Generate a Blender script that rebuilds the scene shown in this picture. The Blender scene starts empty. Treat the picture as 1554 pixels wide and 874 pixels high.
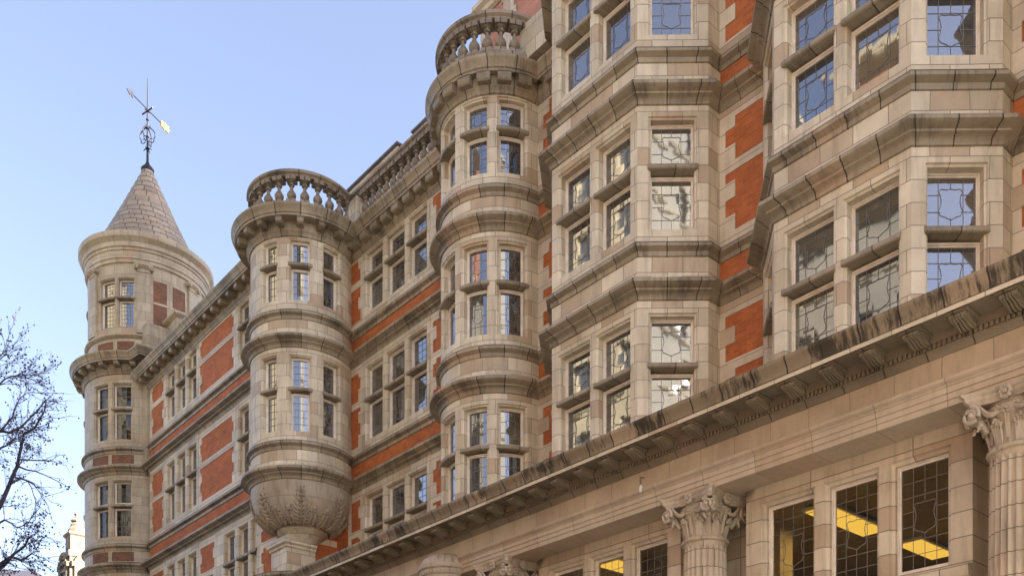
import bpy, math, random
from math import sin, cos, pi, radians, sqrt, hypot
from mathutils import Vector
random.seed(7)
scene = bpy.context.scene
COL = scene.collection

# ------------------------------------------------------------------ camera
CAM_ANG = 42.0                                   # view direction: this far off the facade line
cam = bpy.data.cameras.new('camera')
cam_o = bpy.data.objects.new('camera', cam); COL.objects.link(cam_o)
cam.sensor_width = 36.0; cam.sensor_fit = 'HORIZONTAL'
cam.lens = 36.0 * 1467.0 / 1554.0
cam.shift_x = -(820.0 - 777.0) / 1554.0
cam.shift_y = (1280.0 - 437.0) / 1554.0
cam.clip_start = 0.1; cam.clip_end = 4000.0
cam_o.location = (0, 0, 0)
fwd = Vector((-cos(radians(CAM_ANG)), sin(radians(CAM_ANG)), 0))
cam_o.rotation_euler = fwd.to_track_quat('-Z', 'Y').to_euler()
scene.camera = cam_o

# ------------------------------------------------------------------ sky, sun, exposure
SUN_EL = radians(27.0)
SUN_DIR = Vector((0.85 * cos(SUN_EL), 0.527 * cos(SUN_EL), sin(SUN_EL)))     # towards the sun: behind the building
world = bpy.data.worlds.new('World'); scene.world = world; world.use_nodes = True
wt = world.node_tree; wt.nodes.clear()
wo = wt.nodes.new('ShaderNodeOutputWorld'); wb = wt.nodes.new('ShaderNodeBackground')
sky = wt.nodes.new('ShaderNodeTexSky'); sky.sky_type = 'NISHITA'; sky.sun_disc = False
sky.sun_elevation = SUN_EL; sky.sun_rotation = math.atan2(SUN_DIR.x, SUN_DIR.y)
sky.altitude = 0; sky.air_density = 1.0; sky.dust_density = 2.6; sky.ozone_density = 2.5
hs_ = wt.nodes.new('ShaderNodeHueSaturation'); hs_.inputs['Saturation'].default_value = 0.82
tn_ = wt.nodes.new('ShaderNodeMix'); tn_.data_type = 'RGBA'; tn_.blend_type = 'MULTIPLY'; tn_.inputs[0].default_value = 1.0; tn_.inputs[7].default_value = (1.04, 0.97, 0.99, 1)
wt.links.new(sky.outputs[0], hs_.inputs['Color']); wt.links.new(hs_.outputs[0], tn_.inputs[6]); wt.links.new(tn_.outputs[2], wb.inputs[0]); wb.inputs[1].default_value = 0.064
wt.links.new(wb.outputs[0], wo.inputs[0])
sl = bpy.data.lights.new('sun', 'SUN'); sl.energy = 5.0; sl.angle = radians(0.53); sl.color = (1.0, 0.94, 0.85)
so = bpy.data.objects.new('sun', sl); COL.objects.link(so); so.location = (0, 0, 60)
so.rotation_euler = SUN_DIR.to_track_quat('Z', 'Y').to_euler()
vs = scene.view_settings
scene.display_settings.display_device = 'sRGB'
vs.view_transform = 'Standard'; vs.look = 'None'; vs.gamma = 1.0; vs.use_curve_mapping = False
vs.exposure = 2.80
scene.cycles.use_denoising = True
scene.cycles.max_bounces = 6; scene.cycles.diffuse_bounces = 4; scene.cycles.transparent_max_bounces = 8
scene.cycles.sample_clamp_indirect = 6.0

# ------------------------------------------------------------------ materials
def new_mat(name):
    m = bpy.data.materials.new(name); m.use_nodes = True
    nt = m.node_tree; nt.nodes.clear()
    out = nt.nodes.new('ShaderNodeOutputMaterial'); bs = nt.nodes.new('ShaderNodeBsdfPrincipled')
    nt.links.new(bs.outputs[0], out.inputs[0])
    return m, nt, bs, out
def N(nt, kind, **kw):
    n = nt.nodes.new(kind)
    for k, v in kw.items():
        if k in n.inputs: n.inputs[k].default_value = v
        else: setattr(n, k, v)
    return n
def mixc(nt, fac, a, b, mode='MIX'):
    n = nt.nodes.new('ShaderNodeMix'); n.data_type = 'RGBA'; n.blend_type = mode
    for sock, v in ((n.inputs[0], fac), (n.inputs[6], a), (n.inputs[7], b)):
        if hasattr(v, 'links'): nt.links.new(v, sock)
        elif isinstance(v, (int, float)): sock.default_value = v
        else: sock.default_value = (*v[:3], 1)
    return n.outputs[2]
def ramp(nt, src, stops):
    r = nt.nodes.new('ShaderNodeValToRGB'); cr = r.color_ramp
    while len(cr.elements) < len(stops): cr.elements.new(0.5)
    for e, (p, c) in zip(cr.elements, stops):
        e.position = p; e.color = (c, c, c, 1) if isinstance(c, (int, float)) else (*c, 1)
    nt.links.new(src, r.inputs[0]); return r.outputs[0]

def stone(name, w, h, off=0.5, base=(0.51, 0.445, 0.315), alt=(0.72, 0.65, 0.495), pink=(0.48, 0.36, 0.24), mortar=0.0075,
          dirt=0.40, mort_col=(0.23, 0.185, 0.135), rough=0.42, streak=0.0):
    m, nt, bs, out = new_mat(name)
    uv = N(nt, 'ShaderNodeUVMap'); oi = N(nt, 'ShaderNodeObjectInfo')
    add = N(nt, 'ShaderNodeVectorMath', operation='ADD'); nt.links.new(uv.outputs[0], add.inputs[0])
    add.inputs[1].default_value = (50.0 * w, 0.0 if h < 5 else 0.37 * h, 0)
    # small wobble so that joints are not ruler straight
    nz = N(nt, 'ShaderNodeTexNoise', Scale=3.0, Detail=2.0)
    nt.links.new(uv.outputs[0], nz.inputs['Vector'])
    wob = N(nt, 'ShaderNodeVectorMath', operation='MULTIPLY_ADD')
    nt.links.new(nz.outputs[1], wob.inputs[0]); wob.inputs[1].default_value = (0.03, 0.012, 0)
    nt.links.new(add.outputs[0], wob.inputs[2])
    br = N(nt, 'ShaderNodeTexBrick'); br.offset = off; br.offset_frequency = 2; br.squash = 1
    for k, v in (('Scale', 1.0), ('Mortar Size', mortar), ('Mortar Smooth', 0.25), ('Bias', 0.0), ('Brick Width', w), ('Row Height', h)):
        br.inputs[k].default_value = v
    br.inputs['Color1'].default_value = (0, 0, 0, 1); br.inputs['Color2'].default_value = (1, 1, 1, 1)
    br.inputs['Mortar'].default_value = (0.5, 0.5, 0.5, 1)
    nt.links.new(wob.outputs[0], br.inputs['Vector'])
    c1 = mixc(nt, br.outputs[0], base, alt)
    pk = ramp(nt, br.outputs[0], [(0.0, 1.0), (0.12, 1.0), (0.18, 0.0), (1.0, 0.0)])
    pkf = N(nt, 'ShaderNodeMath', operation='MULTIPLY'); nt.links.new(pk, pkf.inputs[0]); pkf.inputs[1].default_value = 0.75
    c2 = mixc(nt, pkf.outputs[0], c1, pink)
    # weathering: soft blotches, fine grain and down-washed streaks
    tc = N(nt, 'ShaderNodeTexCoord')
    n1 = N(nt, 'ShaderNodeTexNoise', Scale=0.9, Detail=6.0, Roughness=0.65); nt.links.new(tc.outputs['Object'], n1.inputs['Vector'])
    f1 = ramp(nt, n1.outputs[0], [(0.30, 0.80), (0.62, 1.07)])
    c3 = mixc(nt, 1.0, c2, f1, 'MULTIPLY')
    mp = N(nt, 'ShaderNodeMapping'); mp.inputs['Scale'].default_value = (7.0, 7.0, 0.9); nt.links.new(tc.outputs['Object'], mp.inputs[0])
    n2 = N(nt, 'ShaderNodeTexNoise', Scale=1.0, Detail=5.0, Roughness=0.6); nt.links.new(mp.outputs[0], n2.inputs['Vector'])
    f2 = ramp(nt, n2.outputs[0], [(0.50, 0.0), (0.72, 1.0)])
    fm = N(nt, 'ShaderNodeMath', operation='MULTIPLY'); nt.links.new(f2, fm.inputs[0]); fm.inputs[1].default_value = dirt
    c4 = mixc(nt, fm.outputs[0], c3, (0.20, 0.155, 0.105))
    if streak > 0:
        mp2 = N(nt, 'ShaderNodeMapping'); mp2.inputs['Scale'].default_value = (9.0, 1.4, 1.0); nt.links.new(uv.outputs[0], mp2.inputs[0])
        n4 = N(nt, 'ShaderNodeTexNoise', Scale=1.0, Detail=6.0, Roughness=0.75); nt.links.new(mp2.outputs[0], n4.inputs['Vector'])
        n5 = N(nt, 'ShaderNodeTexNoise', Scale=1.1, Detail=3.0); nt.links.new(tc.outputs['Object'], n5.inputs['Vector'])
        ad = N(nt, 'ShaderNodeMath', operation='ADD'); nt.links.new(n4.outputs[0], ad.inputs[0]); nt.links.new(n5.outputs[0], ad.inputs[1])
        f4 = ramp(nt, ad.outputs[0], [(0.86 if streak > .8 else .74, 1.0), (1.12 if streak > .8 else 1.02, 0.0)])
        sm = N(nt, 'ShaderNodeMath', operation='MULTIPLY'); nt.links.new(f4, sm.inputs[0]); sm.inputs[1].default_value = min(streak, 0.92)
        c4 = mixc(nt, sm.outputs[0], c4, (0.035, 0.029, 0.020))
    c5 = mixc(nt, br.outputs[1], c4, mort_col)
    nt.links.new(c5, bs.inputs['Base Color'])
    n3 = N(nt, 'ShaderNodeTexNoise', Scale=14.0, Detail=4.0); nt.links.new(tc.outputs['Object'], n3.inputs['Vector'])
    rr = N(nt, 'ShaderNodeMapRange'); rr.inputs[3].default_value = rough - 0.12; rr.inputs[4].default_value = rough + 0.2
    nt.links.new(n3.outputs[0], rr.inputs[0]); nt.links.new(rr.outputs[0], bs.inputs['Roughness'])
    hs = N(nt, 'ShaderNodeMath', operation='MULTIPLY_ADD'); nt.links.new(br.outputs[1], hs.inputs[0]); hs.inputs[1].default_value = -1.0
    nt.links.new(n3.outputs[0], hs.inputs[2])
    bp = N(nt, 'ShaderNodeBump', Strength=0.35, Distance=0.012); nt.links.new(hs.outputs[0], bp.inputs['Height'])
    nt.links.new(bp.outputs[0], bs.inputs['Normal'])
    bs.inputs['Specular IOR Level'].default_value = 0.4
    return m

M = {}
M['ashlar'] = stone('cream faience blocks', 0.62, 0.36)
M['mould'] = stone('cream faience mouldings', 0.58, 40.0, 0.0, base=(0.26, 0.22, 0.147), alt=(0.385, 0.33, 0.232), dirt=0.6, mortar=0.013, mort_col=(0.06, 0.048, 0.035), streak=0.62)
M['pier'] = stone('cream faience piers', 1.9, 0.40, 0.0, base=(0.54, 0.455, 0.32), alt=(0.66, 0.57, 0.42), mortar=0.010)
M['sooty'] = stone('sooty balustrade faience', 0.58, 40.0, 0.0, base=(0.24, 0.20, 0.145), alt=(0.33, 0.275, 0.20), dirt=0.7, mortar=0.013, mort_col=(0.05, 0.04, 0.03), streak=0.7)
M['soot'] = stone('sooty faience moulding', 0.66, 40.0, 0.0, base=(0.24, 0.19, 0.12), alt=(0.30, 0.24, 0.155), dirt=0.7, mortar=0.016, mort_col=(0.03, 0.025, 0.02), streak=0.9)
M['band'] = stone('pale faience bands', 0.70, 40.0, 0.0, base=(0.60, 0.52, 0.38), alt=(0.71, 0.625, 0.475), dirt=0.25)
M['quoin'] = stone('pale faience quoins', 9.0, 0.36, 0.0, base=(0.60, 0.52, 0.38), alt=(0.71, 0.625, 0.475), dirt=0.25)
M['frieze'] = stone('pinkish faience frieze', 0.77, 40.0, 0.0, base=(0.46, 0.355, 0.225), alt=(0.51, 0.40, 0.265), dirt=0.3, mortar=0.007)
M['fascia'] = stone('pinkish faience architrave', 1.16, 40.0, 0.0, base=(0.50, 0.40, 0.275), alt=(0.54, 0.44, 0.31), dirt=0.25, mortar=0.007)
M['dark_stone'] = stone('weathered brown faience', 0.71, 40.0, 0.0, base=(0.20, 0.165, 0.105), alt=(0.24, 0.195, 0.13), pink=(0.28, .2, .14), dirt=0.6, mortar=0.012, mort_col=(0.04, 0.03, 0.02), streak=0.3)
M['carved'] = stone('carved weathered faience', 90.0, 90.0, 0.0, base=(0.46, 0.385, 0.28), alt=(0.47, 0.39, 0.29), dirt=0.75)
M['shaft'] = stone('fluted column faience', 0.50, 0.335, base=(0.44, 0.36, 0.245), alt=(0.52, 0.43, 0.305), dirt=0.6, mortar=0.008, mort_col=(0.13, 0.10, 0.07))
M['cone'] = stone('turret roof faience', 0.55, 0.33, base=(0.27, 0.225, 0.165), alt=(0.40, 0.335, 0.25), dirt=0.6, mortar=0.02, mort_col=(0.07, 0.055, 0.04))
M['turret'] = stone('grey cream faience blocks', 0.62, 0.36, base=(0.38, 0.325, 0.225), alt=(0.52, 0.45, 0.325), dirt=0.45)

def brickmat(name, c1, c2, mort, bump=0.3):
    m, nt, bs, out = new_mat(name)
    uv = N(nt, 'ShaderNodeUVMap'); br = N(nt, 'ShaderNodeTexBrick'); br.offset = 0.5
    for k, v in (('Scale', 1.0), ('Mortar Size', 0.0045), ('Mortar Smooth', 0.3), ('Bias', -0.1), ('Brick Width', 0.22), ('Row Height', 0.072)):
        br.inputs[k].default_value = v
    br.inputs['Color1'].default_value = (*c1, 1); br.inputs['Color2'].default_value = (*c2, 1); br.inputs['Mortar'].default_value = (*mort, 1)
    nt.links.new(uv.outputs[0], br.inputs['Vector'])
    tc = N(nt, 'ShaderNodeTexCoord')
    n1 = N(nt, 'ShaderNodeTexNoise', Scale=1.6, Detail=7.0, Roughness=0.65); nt.links.new(tc.outputs['Object'], n1.inputs['Vector'])
    f = ramp(nt, n1.outputs[0], [(0.28, 0.66), (0.66, 1.12)])
    c = mixc(nt, 1.0, br.outputs[0], f, 'MULTIPLY')
    n2 = N(nt, 'ShaderNodeTexNoise', Scale=9.0, Detail=3.0); nt.links.new(tc.outputs['Object'], n2.inputs['Vector'])
    f2 = ramp(nt, n2.outputs[0], [(0.60, 0.0), (0.74, 0.35)])
    c = mixc(nt, f2, c, (0.60, 0.20, 0.09))
    nt.links.new(c, bs.inputs['Base Color']); bs.inputs['Roughness'].default_value = 0.75
    bp = N(nt, 'ShaderNodeBump', Strength=bump, Distance=0.006, invert=True); nt.links.new(br.outputs[1], bp.inputs['Height'])
    nt.links.new(bp.outputs[0], bs.inputs['Normal'])
    return m
M['brick'] = brickmat('orange red rubbed brick', (0.40, 0.108, 0.025), (0.53, 0.158, 0.040), (0.48, 0.19, 0.08))
M['brick_brown'] = brickmat('brown red brick', (0.15, 0.065, 0.035), (0.22, 0.10, 0.052), (0.26, 0.17, 0.11))
M['brick_pink'] = brickmat('pinkish chimney brick', (0.46, 0.19, 0.12), (0.53, 0.24, 0.16), (0.55, 0.40, 0.32))

def plain(name, col, rough=0.5, metal=0.0, noise=0.15, sc=6.0):
    m, nt, bs, out = new_mat(name)
    tc = N(nt, 'ShaderNodeTexCoord'); n1 = N(nt, 'ShaderNodeTexNoise', Scale=sc, Detail=5.0); nt.links.new(tc.outputs['Object'], n1.inputs['Vector'])
    f = ramp(nt, n1.outputs[0], [(0.3, 1 - noise), (0.7, 1 + noise * 0.6)])
    nt.links.new(mixc(nt, 1.0, col, f, 'MULTIPLY'), bs.inputs['Base Color'])
    bs.inputs['Roughness'].default_value = rough; bs.inputs['Metallic'].default_value = metal
    return m
M['ledge'] = plain('soot and lichen on ledges', (0.075, 0.062, 0.045), 0.9, 0, 0.5, 5.0)
M['bowl'] = stone('bowl faience', 0.85, 0.55, base=(0.40, 0.345, 0.26), alt=(0.48, 0.42, 0.325), dirt=0.6)
M['belfry'] = plain('warm belfry stone', (0.25, 0.205, 0.14), 0.8, 0, 0.3, 1.5)
M['frame'] = plain('off white window paint', (0.80, 0.73, 0.62), 0.45)
M['lead'] = plain('lead came', (0.21, 0.20, 0.18), 0.5, 0.4)
M['leadroof'] = plain('grey lead coping', (0.15, 0.14, 0.16), 0.5)
M['iron'] = plain('black wrought iron', (0.022, 0.020, 0.030), 0.5, 0.3)
M['gold'] = plain('gilded copper', (0.62, 0.36, 0.13), 0.4, 1.0)
M['slate'] = plain('dark slate', (0.05, 0.045, 0.06), 0.7)
M['bark'] = plain('plane tree bark', (0.052, 0.046, 0.075), 0.85)
M['ball'] = plain('dry seed balls', (0.06, 0.05, 0.06), 0.9)
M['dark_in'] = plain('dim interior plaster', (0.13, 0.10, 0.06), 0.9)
M['interior'] = plain('interior plaster', (0.42, 0.34, 0.20), 0.9)
M['white'] = plain('white glass', (0.75, 0.72, 0.66), 0.35)
M['curtain'] = plain('pale grey curtain', (0.42, 0.42, 0.42), 0.9, 0, 0.3, 3.0)
M['asphalt'] = plain('asphalt', (0.06, 0.06, 0.062), 0.85)
M['paving'] = plain('stone paving', (0.33, 0.31, 0.28), 0.8)
M['opp_cream'] = plain('sunlit cream stone', (0.36, 0.295, 0.19), 0.8, 0, 0.2, 0.8)
M['opp_pale'] = plain('pale stone', (0.235, 0.205, 0.15), 0.8, 0, 0.2, 0.8)
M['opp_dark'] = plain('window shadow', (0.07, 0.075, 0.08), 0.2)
M['opp_grey'] = plain('soot grey stone', (0.21, 0.185, 0.145), 0.8, 0, 0.25, 0.8)
M['opp_brick'] = brickmat('red street brick', (0.24, 0.085, 0.045), (0.30, 0.11, 0.06), (0.3, 0.2, 0.15))

def glassmat(name, clear):
    m, nt, bs, out = new_mat(name)
    uv = N(nt, 'ShaderNodeUVMap'); oi = N(nt, 'ShaderNodeObjectInfo')
    geo = N(nt, 'ShaderNodeNewGeometry')
    # each leaded quarry sits at its own slight tilt, and old glass is wavy
    sc = N(nt, 'ShaderNodeVectorMath', operation='MULTIPLY'); nt.links.new(uv.outputs[0], sc.inputs[0]); sc.inputs[1].default_value = (4.6, 4.6, 1)
    fl = N(nt, 'ShaderNodeVectorMath', operation='FLOOR'); nt.links.new(sc.outputs[0], fl.inputs[0])
    ad = N(nt, 'ShaderNodeVectorMath', operation='ADD'); nt.links.new(fl.outputs[0], ad.inputs[0]); nt.links.new(oi.outputs['Random'], ad.inputs[1])
    wn = N(nt, 'ShaderNodeTexWhiteNoise', noise_dimensions='3D'); nt.links.new(ad.outputs[0], wn.inputs['Vector'])
    sb = N(nt, 'ShaderNodeVectorMath', operation='SUBTRACT'); nt.links.new(wn.outputs['Color'], sb.inputs[0]); sb.inputs[1].default_value = (0.5, 0.5, 0.5)
    ml = N(nt, 'ShaderNodeVectorMath', operation='SCALE'); nt.links.new(sb.outputs[0], ml.inputs[0]); ml.inputs['Scale'].default_value = 0.008
    nz = N(nt, 'ShaderNodeTexNoise', Scale=4.0, Detail=1.0); nt.links.new(uv.outputs[0], nz.inputs['Vector'])
    s2 = N(nt, 'ShaderNodeVectorMath', operation='SUBTRACT'); nt.links.new(nz.outputs['Color'], s2.inputs[0]); s2.inputs[1].default_value = (0.5, 0.5, 0.5)
    m2 = N(nt, 'ShaderNodeVectorMath', operation='SCALE'); nt.links.new(s2.outputs[0], m2.inputs[0]); m2.inputs['Scale'].default_value = 0.007
    a1 = N(nt, 'ShaderNodeVectorMath', operation='ADD'); nt.links.new(geo.outputs['Normal'], a1.inputs[0]); nt.links.new(ml.outputs[0], a1.inputs[1])
    a2 = N(nt, 'ShaderNodeVectorMath', operation='ADD'); nt.links.new(a1.outputs[0], a2.inputs[0]); nt.links.new(m2.outputs[0], a2.inputs[1])
    nn = N(nt, 'ShaderNodeVectorMath', operation='NORMALIZE'); nt.links.new(a2.outputs[0], nn.inputs[0])
    gl = N(nt, 'ShaderNodeBsdfGlossy', Roughness=0.03); gl.inputs['Color'].default_value = (0.92, 0.95, 1.0, 1)
    nt.links.new(nn.outputs[0], gl.inputs['Normal'])
    fr = N(nt, 'ShaderNodeFresnel', IOR=1.75 if clear else 3.1); 
    mx = N(nt, 'ShaderNodeMixShader'); nt.links.new(fr.outputs[0], mx.inputs[0])
    if clear:
        tr = N(nt, 'ShaderNodeBsdfTransparent'); tr.inputs[0].default_value = (0.80, 0.78, 0.70, 1); back = tr.outputs[0]
    else:
        df = N(nt, 'ShaderNodeBsdfDiffuse'); 
        cr = ramp(nt, oi.outputs['Random'], [(0.0, (0.035, 0.04, 0.05)), (0.5, (0.06, 0.055, 0.045)), (0.8, (0.10, 0.085, 0.055)), (1.0, (0.03, 0.03, 0.03))])
        nt.links.new(cr, df.inputs[0]); back = df.outputs[0]
    nt.links.new(back, mx.inputs[1]); nt.links.new(gl.outputs[0], mx.inputs[2]); nt.links.new(mx.outputs[0], out.inputs[0])
    nt.nodes.remove(bs)
    return m
M['glass'] = glassmat('old window glass', False)
M['glass_clear'] = glassmat('clear leaded glass', True)
def emis(name, col, st):
    m, nt, bs, out = new_mat(name)
    e = N(nt, 'ShaderNodeEmission', Strength=st); e.inputs[0].default_value = (*col, 1); nt.links.new(e.outputs[0], out.inputs[0]); nt.nodes.remove(bs); return m
M['lamp'] = emis('yellow ceiling light', (1.0, 0.60, 0.09), 0.17)

# ------------------------------------------------------------------ mesh helpers
class MB:
    def __init__(s): s.v = []; s.f = []; s.uv = []; s.mi = []
    def q(s, pts, uvs=None, mi=0):
        b = len(s.v); s.v += [tuple(p) for p in pts]; s.f.append(tuple(range(b, b + len(pts))))
        if uvs is None:
            a = Vector(pts[1]) - Vector(pts[0]); c = Vector(pts[-1]) - Vector(pts[0]); n = a.cross(c)
            if abs(n.z) >= max(abs(n.x), abs(n.y)): uvs = [(p[0], p[1]) for p in pts]
            elif abs(n.x) > abs(n.y): uvs = [(p[1], p[2]) for p in pts]
            else: uvs = [(p[0], p[2]) for p in pts]
        s.uv += list(uvs); s.mi.append(mi)
    def box(s, x0, x1, y0, y1, z0, z1, mi=0, T=None):
        P = [(x, y, z) for z in (z0, z1) for y in (y0, y1) for x in (x0, x1)]
        for f in ((0, 2, 3, 1), (4, 5, 7, 6), (0, 1, 5, 4), (1, 3, 7, 5), (3, 2, 6, 7), (2, 0, 4, 6)):
            pts = [P[i] for i in f]
            if T: 
                uvs = [(p[0], p[2]) if f in ((0, 1, 5, 4), (3, 2, 6, 7)) else ((p[1], p[2]) if f in ((1, 3, 7, 5), (2, 0, 4, 6)) else (p[0], p[1])) for p in pts]
                s.q([T(p) for p in pts], uvs, mi)
            else: s.q(pts, None, mi)
    def lathe(s, prof, c=(0, 0), n=32, mi=0, a0=0.0, a1=2 * pi, rs=None, flute=None):
        for k in range(n):
            t0 = a0 + (a1 - a0) * k / n; t1 = a0 + (a1 - a0) * (k + 1) / n
            vv = 0
            for (r0, z0), (r1, z1) in zip(prof[:-1], prof[1:]):
                L = hypot(r1 - r0, z1 - z0); R = rs or max(r0, r1, .01)
                def p(r, t, z):
                    if flute: r = flute(r, t, z)
                    return (c[0] + r * sin(t), c[1] - r * cos(t), z)
                pts = [p(r0, t0, z0), p(r0, t1, z0), p(r1, t1, z1), p(r1, t0, z1)]
                uvs = [(R * t0, vv), (R * t1, vv), (R * t1, vv + L), (R * t0, vv + L)]
                vv += L
                if r0 < 1e-6: pts = [pts[0], pts[2], pts[3]]; uvs = [uvs[0], uvs[2], uvs[3]]
                elif r1 < 1e-6: pts = pts[:3]; uvs = uvs[:3]
                s.q(pts, uvs, mi)
    def tube(s, pts, rad, n=6, mi=0):
        pts = [Vector(p) for p in pts]
        if not hasattr(rad, '__len__'): rad = [rad] * len(pts)
        rings = []
        for i, p in enumerate(pts):
            d = (pts[min(i + 1, len(pts) - 1)] - pts[max(i - 1, 0)]).normalized()
            a = d.cross(Vector((0, 0, 1)) if abs(d.z) < 0.9 else Vector((1, 0, 0))).normalized(); b = d.cross(a)
            rings.append([p + (a * cos(2 * pi * k / n) + b * sin(2 * pi * k / n)) * rad[i] for k in range(n)])
        for i in range(len(rings) - 1):
            for k in range(n):
                k2 = (k + 1) % n
                s.q([rings[i][k], rings[i + 1][k], rings[i + 1][k2], rings[i][k2]], [(k / n, i), (k / n, i + 1), ((k + 1) / n, i + 1), ((k + 1) / n, i)], mi)
        s.q(list(reversed(rings[0])), None, mi); s.q(rings[-1], None, mi)
    def ball(s, c, rx, ry=None, rz=None, n=8, m=5, mi=0):
        ry = ry or rx; rz = rz or rx
        for i in range(m):
            for k in range(n):
                def p(a, b):
                    t = -pi / 2 + pi * a / m; u = 2 * pi * b / n
                    return (c[0] + rx * cos(t) * cos(u), c[1] + ry * cos(t) * sin(u), c[2] + rz * sin(t))
                if i == 0: s.q([p(0, k), p(1, k + 1), p(1, k)], [(0, 0)] * 3, mi)
                elif i == m - 1: s.q([p(i, k), p(i, k + 1), p(m, k)], [(0, 0)] * 3, mi)
                else: s.q([p(i, k), p(i, k + 1), p(i + 1, k + 1), p(i + 1, k)], [(0, 0)] * 4, mi)
    def sweep(s, path, prof, closed=False, mi=0, u0=0.0, caps=True, top=()):
        n = len(path); P = [Vector((p[0], p[1])) for p in path]
        def nrm(a, b):
            d = (b - a).normalized(); return Vector((d.y, -d.x))
        mit = []
        for i in range(n):
            if closed: n1 = nrm(P[i - 1], P[i]); n2 = nrm(P[i], P[(i + 1) % n])
            else:
                n1 = nrm(P[i - 1], P[i]) if i > 0 else None; n2 = nrm(P[i], P[i + 1]) if i < n - 1 else None
                n1 = n1 or n2; n2 = n2 or n1
            mit.append((n1 + n2) / max(0.2, 1 + n1.dot(n2)))
        us = [u0]
        for i in range(1, n + (1 if closed else 0)): us.append(us[-1] + (P[i % n] - P[i - 1]).length)
        vs_ = [0.0]
        for a, b in zip(prof[:-1], prof[1:]): vs_.append(vs_[-1] + hypot(b[0] - a[0], b[1] - a[1]))
        def pt(i, j): q = P[i % n] + mit[i % n] * prof[j][0]; return (q.x, q.y, prof[j][1])
        for i in range(n if closed else n - 1):
            for j in range(len(prof) - 1):
                s.q([pt(i, j), pt(i + 1, j), pt(i + 1, j + 1), pt(i, j + 1)],
                    [(us[i], vs_[j]), (us[i + 1], vs_[j]), (us[i + 1], vs_[j + 1]), (us[i], vs_[j + 1])], 1 if j in top else mi)
        if caps and not closed:
            s.q([pt(0, j) for j in reversed(range(len(prof)))], [(us[0], v) for v in reversed(vs_)], mi)
            s.q([pt(n - 1, j) for j in range(len(prof))], [(us[-1], v) for v in vs_], mi)
    def build(s, name, mats, parent=None, smooth=35, label=None):
        me = bpy.data.meshes.new(name); me.from_pydata(s.v, [], s.f)
        uvl = me.uv_layers.new(name='UVMap')
        flat = [c for uv in s.uv for c in uv]; uvl.data.foreach_set('uv', flat)
        if not isinstance(mats, (list, tuple)): mats = [mats]
        for m in mats: me.materials.append(M[m] if isinstance(m, str) else m)
        me.polygons.foreach_set('material_index', s.mi)
        import bmesh
        bm = bmesh.new(); bm.from_mesh(me); bmesh.ops.remove_doubles(bm, verts=bm.verts, dist=0.0004)
        bm.to_mesh(me); bm.free()
        if smooth:
            me.polygons.foreach_set('use_smooth', [True] * len(me.polygons)); me.set_sharp_from_angle(angle=radians(smooth))
        o = bpy.data.objects.new(name, me); COL.objects.link(o)
        if parent:
            o.parent = parent
            if parent.type == 'EMPTY': o.location = -parent.location
        if label: o['label'] = label
        return o
def tag(o, label, cat, group=None, kind=None):
    if label: o['label'] = label
    if cat: o['category'] = cat
    if group: o['group'] = group
    if kind: o['kind'] = kind
    return o
def empty(name):
    o = bpy.data.objects.new(name, None); COL.objects.link(o); o.empty_display_size = 0.3; return o

# surfaces: (s, outward offset, z) -> point
class Plane:
    arc = False
    def __init__(s, a, b):
        s.a = Vector((a[0], a[1])); d = Vector((b[0], b[1])) - s.a; s.L = d.length; s.d = d / s.L; s.n = Vector((s.d.y, -s.d.x))
    def p(s, t, o, z): q = s.a + s.d * t + s.n * o; return (q.x, q.y, z)
class Arc:
    arc = True
    def __init__(s, c, R): s.c = c; s.R = R
    def p(s, t, o, z):
        a = t / s.R; return (s.c[0] + (s.R + o) * sin(a), s.c[1] - (s.R + o) * cos(a), z)
    def S(s, deg): return radians(deg) * s.R
XP = lambda Y: Plane((0, Y), (1, Y))              # plane facing the street: s is world x

def seg(S, a, b): return max(1, int(math.ceil(abs(b - a) / S.R / radians(5)))) if S.arc else 1
def ring(mb, S, r0, o0, r1, o1, mi=0):
    """band of faces between two rectangles (s0,s1,z0,z1) lying at depths o0 and o1"""
    n = seg(S, r0[0], r0[1])
    for side in ('b', 't'):
        za, zb = (r0[2], r1[2]) if side == 'b' else (r0[3], r1[3])
        for k in range(n):
            f0, f1 = k / n, (k + 1) / n
            A0 = r0[0] + (r0[1] - r0[0]) * f0; A1 = r0[0] + (r0[1] - r0[0]) * f1; B0 = r1[0] + (r1[1] - r1[0]) * f0; B1 = r1[0] + (r1[1] - r1[0]) * f1
            pts = [S.p(A0, o0, za), S.p(A1, o0, za), S.p(B1, o1, zb), S.p(B0, o1, zb)]; uvs = [(A0, za), (A1, za), (B1, zb + .07), (B0, zb + .07)]
            if side == 't': pts.reverse(); uvs.reverse()
            mb.q(pts, uvs, mi)
    for i in (0, 1):
        dd = abs(o1 - o0)
        pts = [S.p(r0[i], o0, r0[2]), S.p(r0[i], o0, r0[3]), S.p(r1[i], o1, r1[3]), S.p(r1[i], o1, r1[2])]
        sg = 1 if i == 0 else -1
        uvs = [(r0[i], r0[2]), (r0[i], r0[3]), (r0[i] + sg * (dd + .02), r1[3]), (r0[i] + sg * (dd + .02), r1[2])]
        if i == 0: pass
        else: pts.reverse(); uvs.reverse()
        mb.q(pts, uvs, mi)
def inset(r, d, db=None): return (r[0] + d, r[1] - d, r[2] + (d if db is None else db), r[3] - d)
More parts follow.
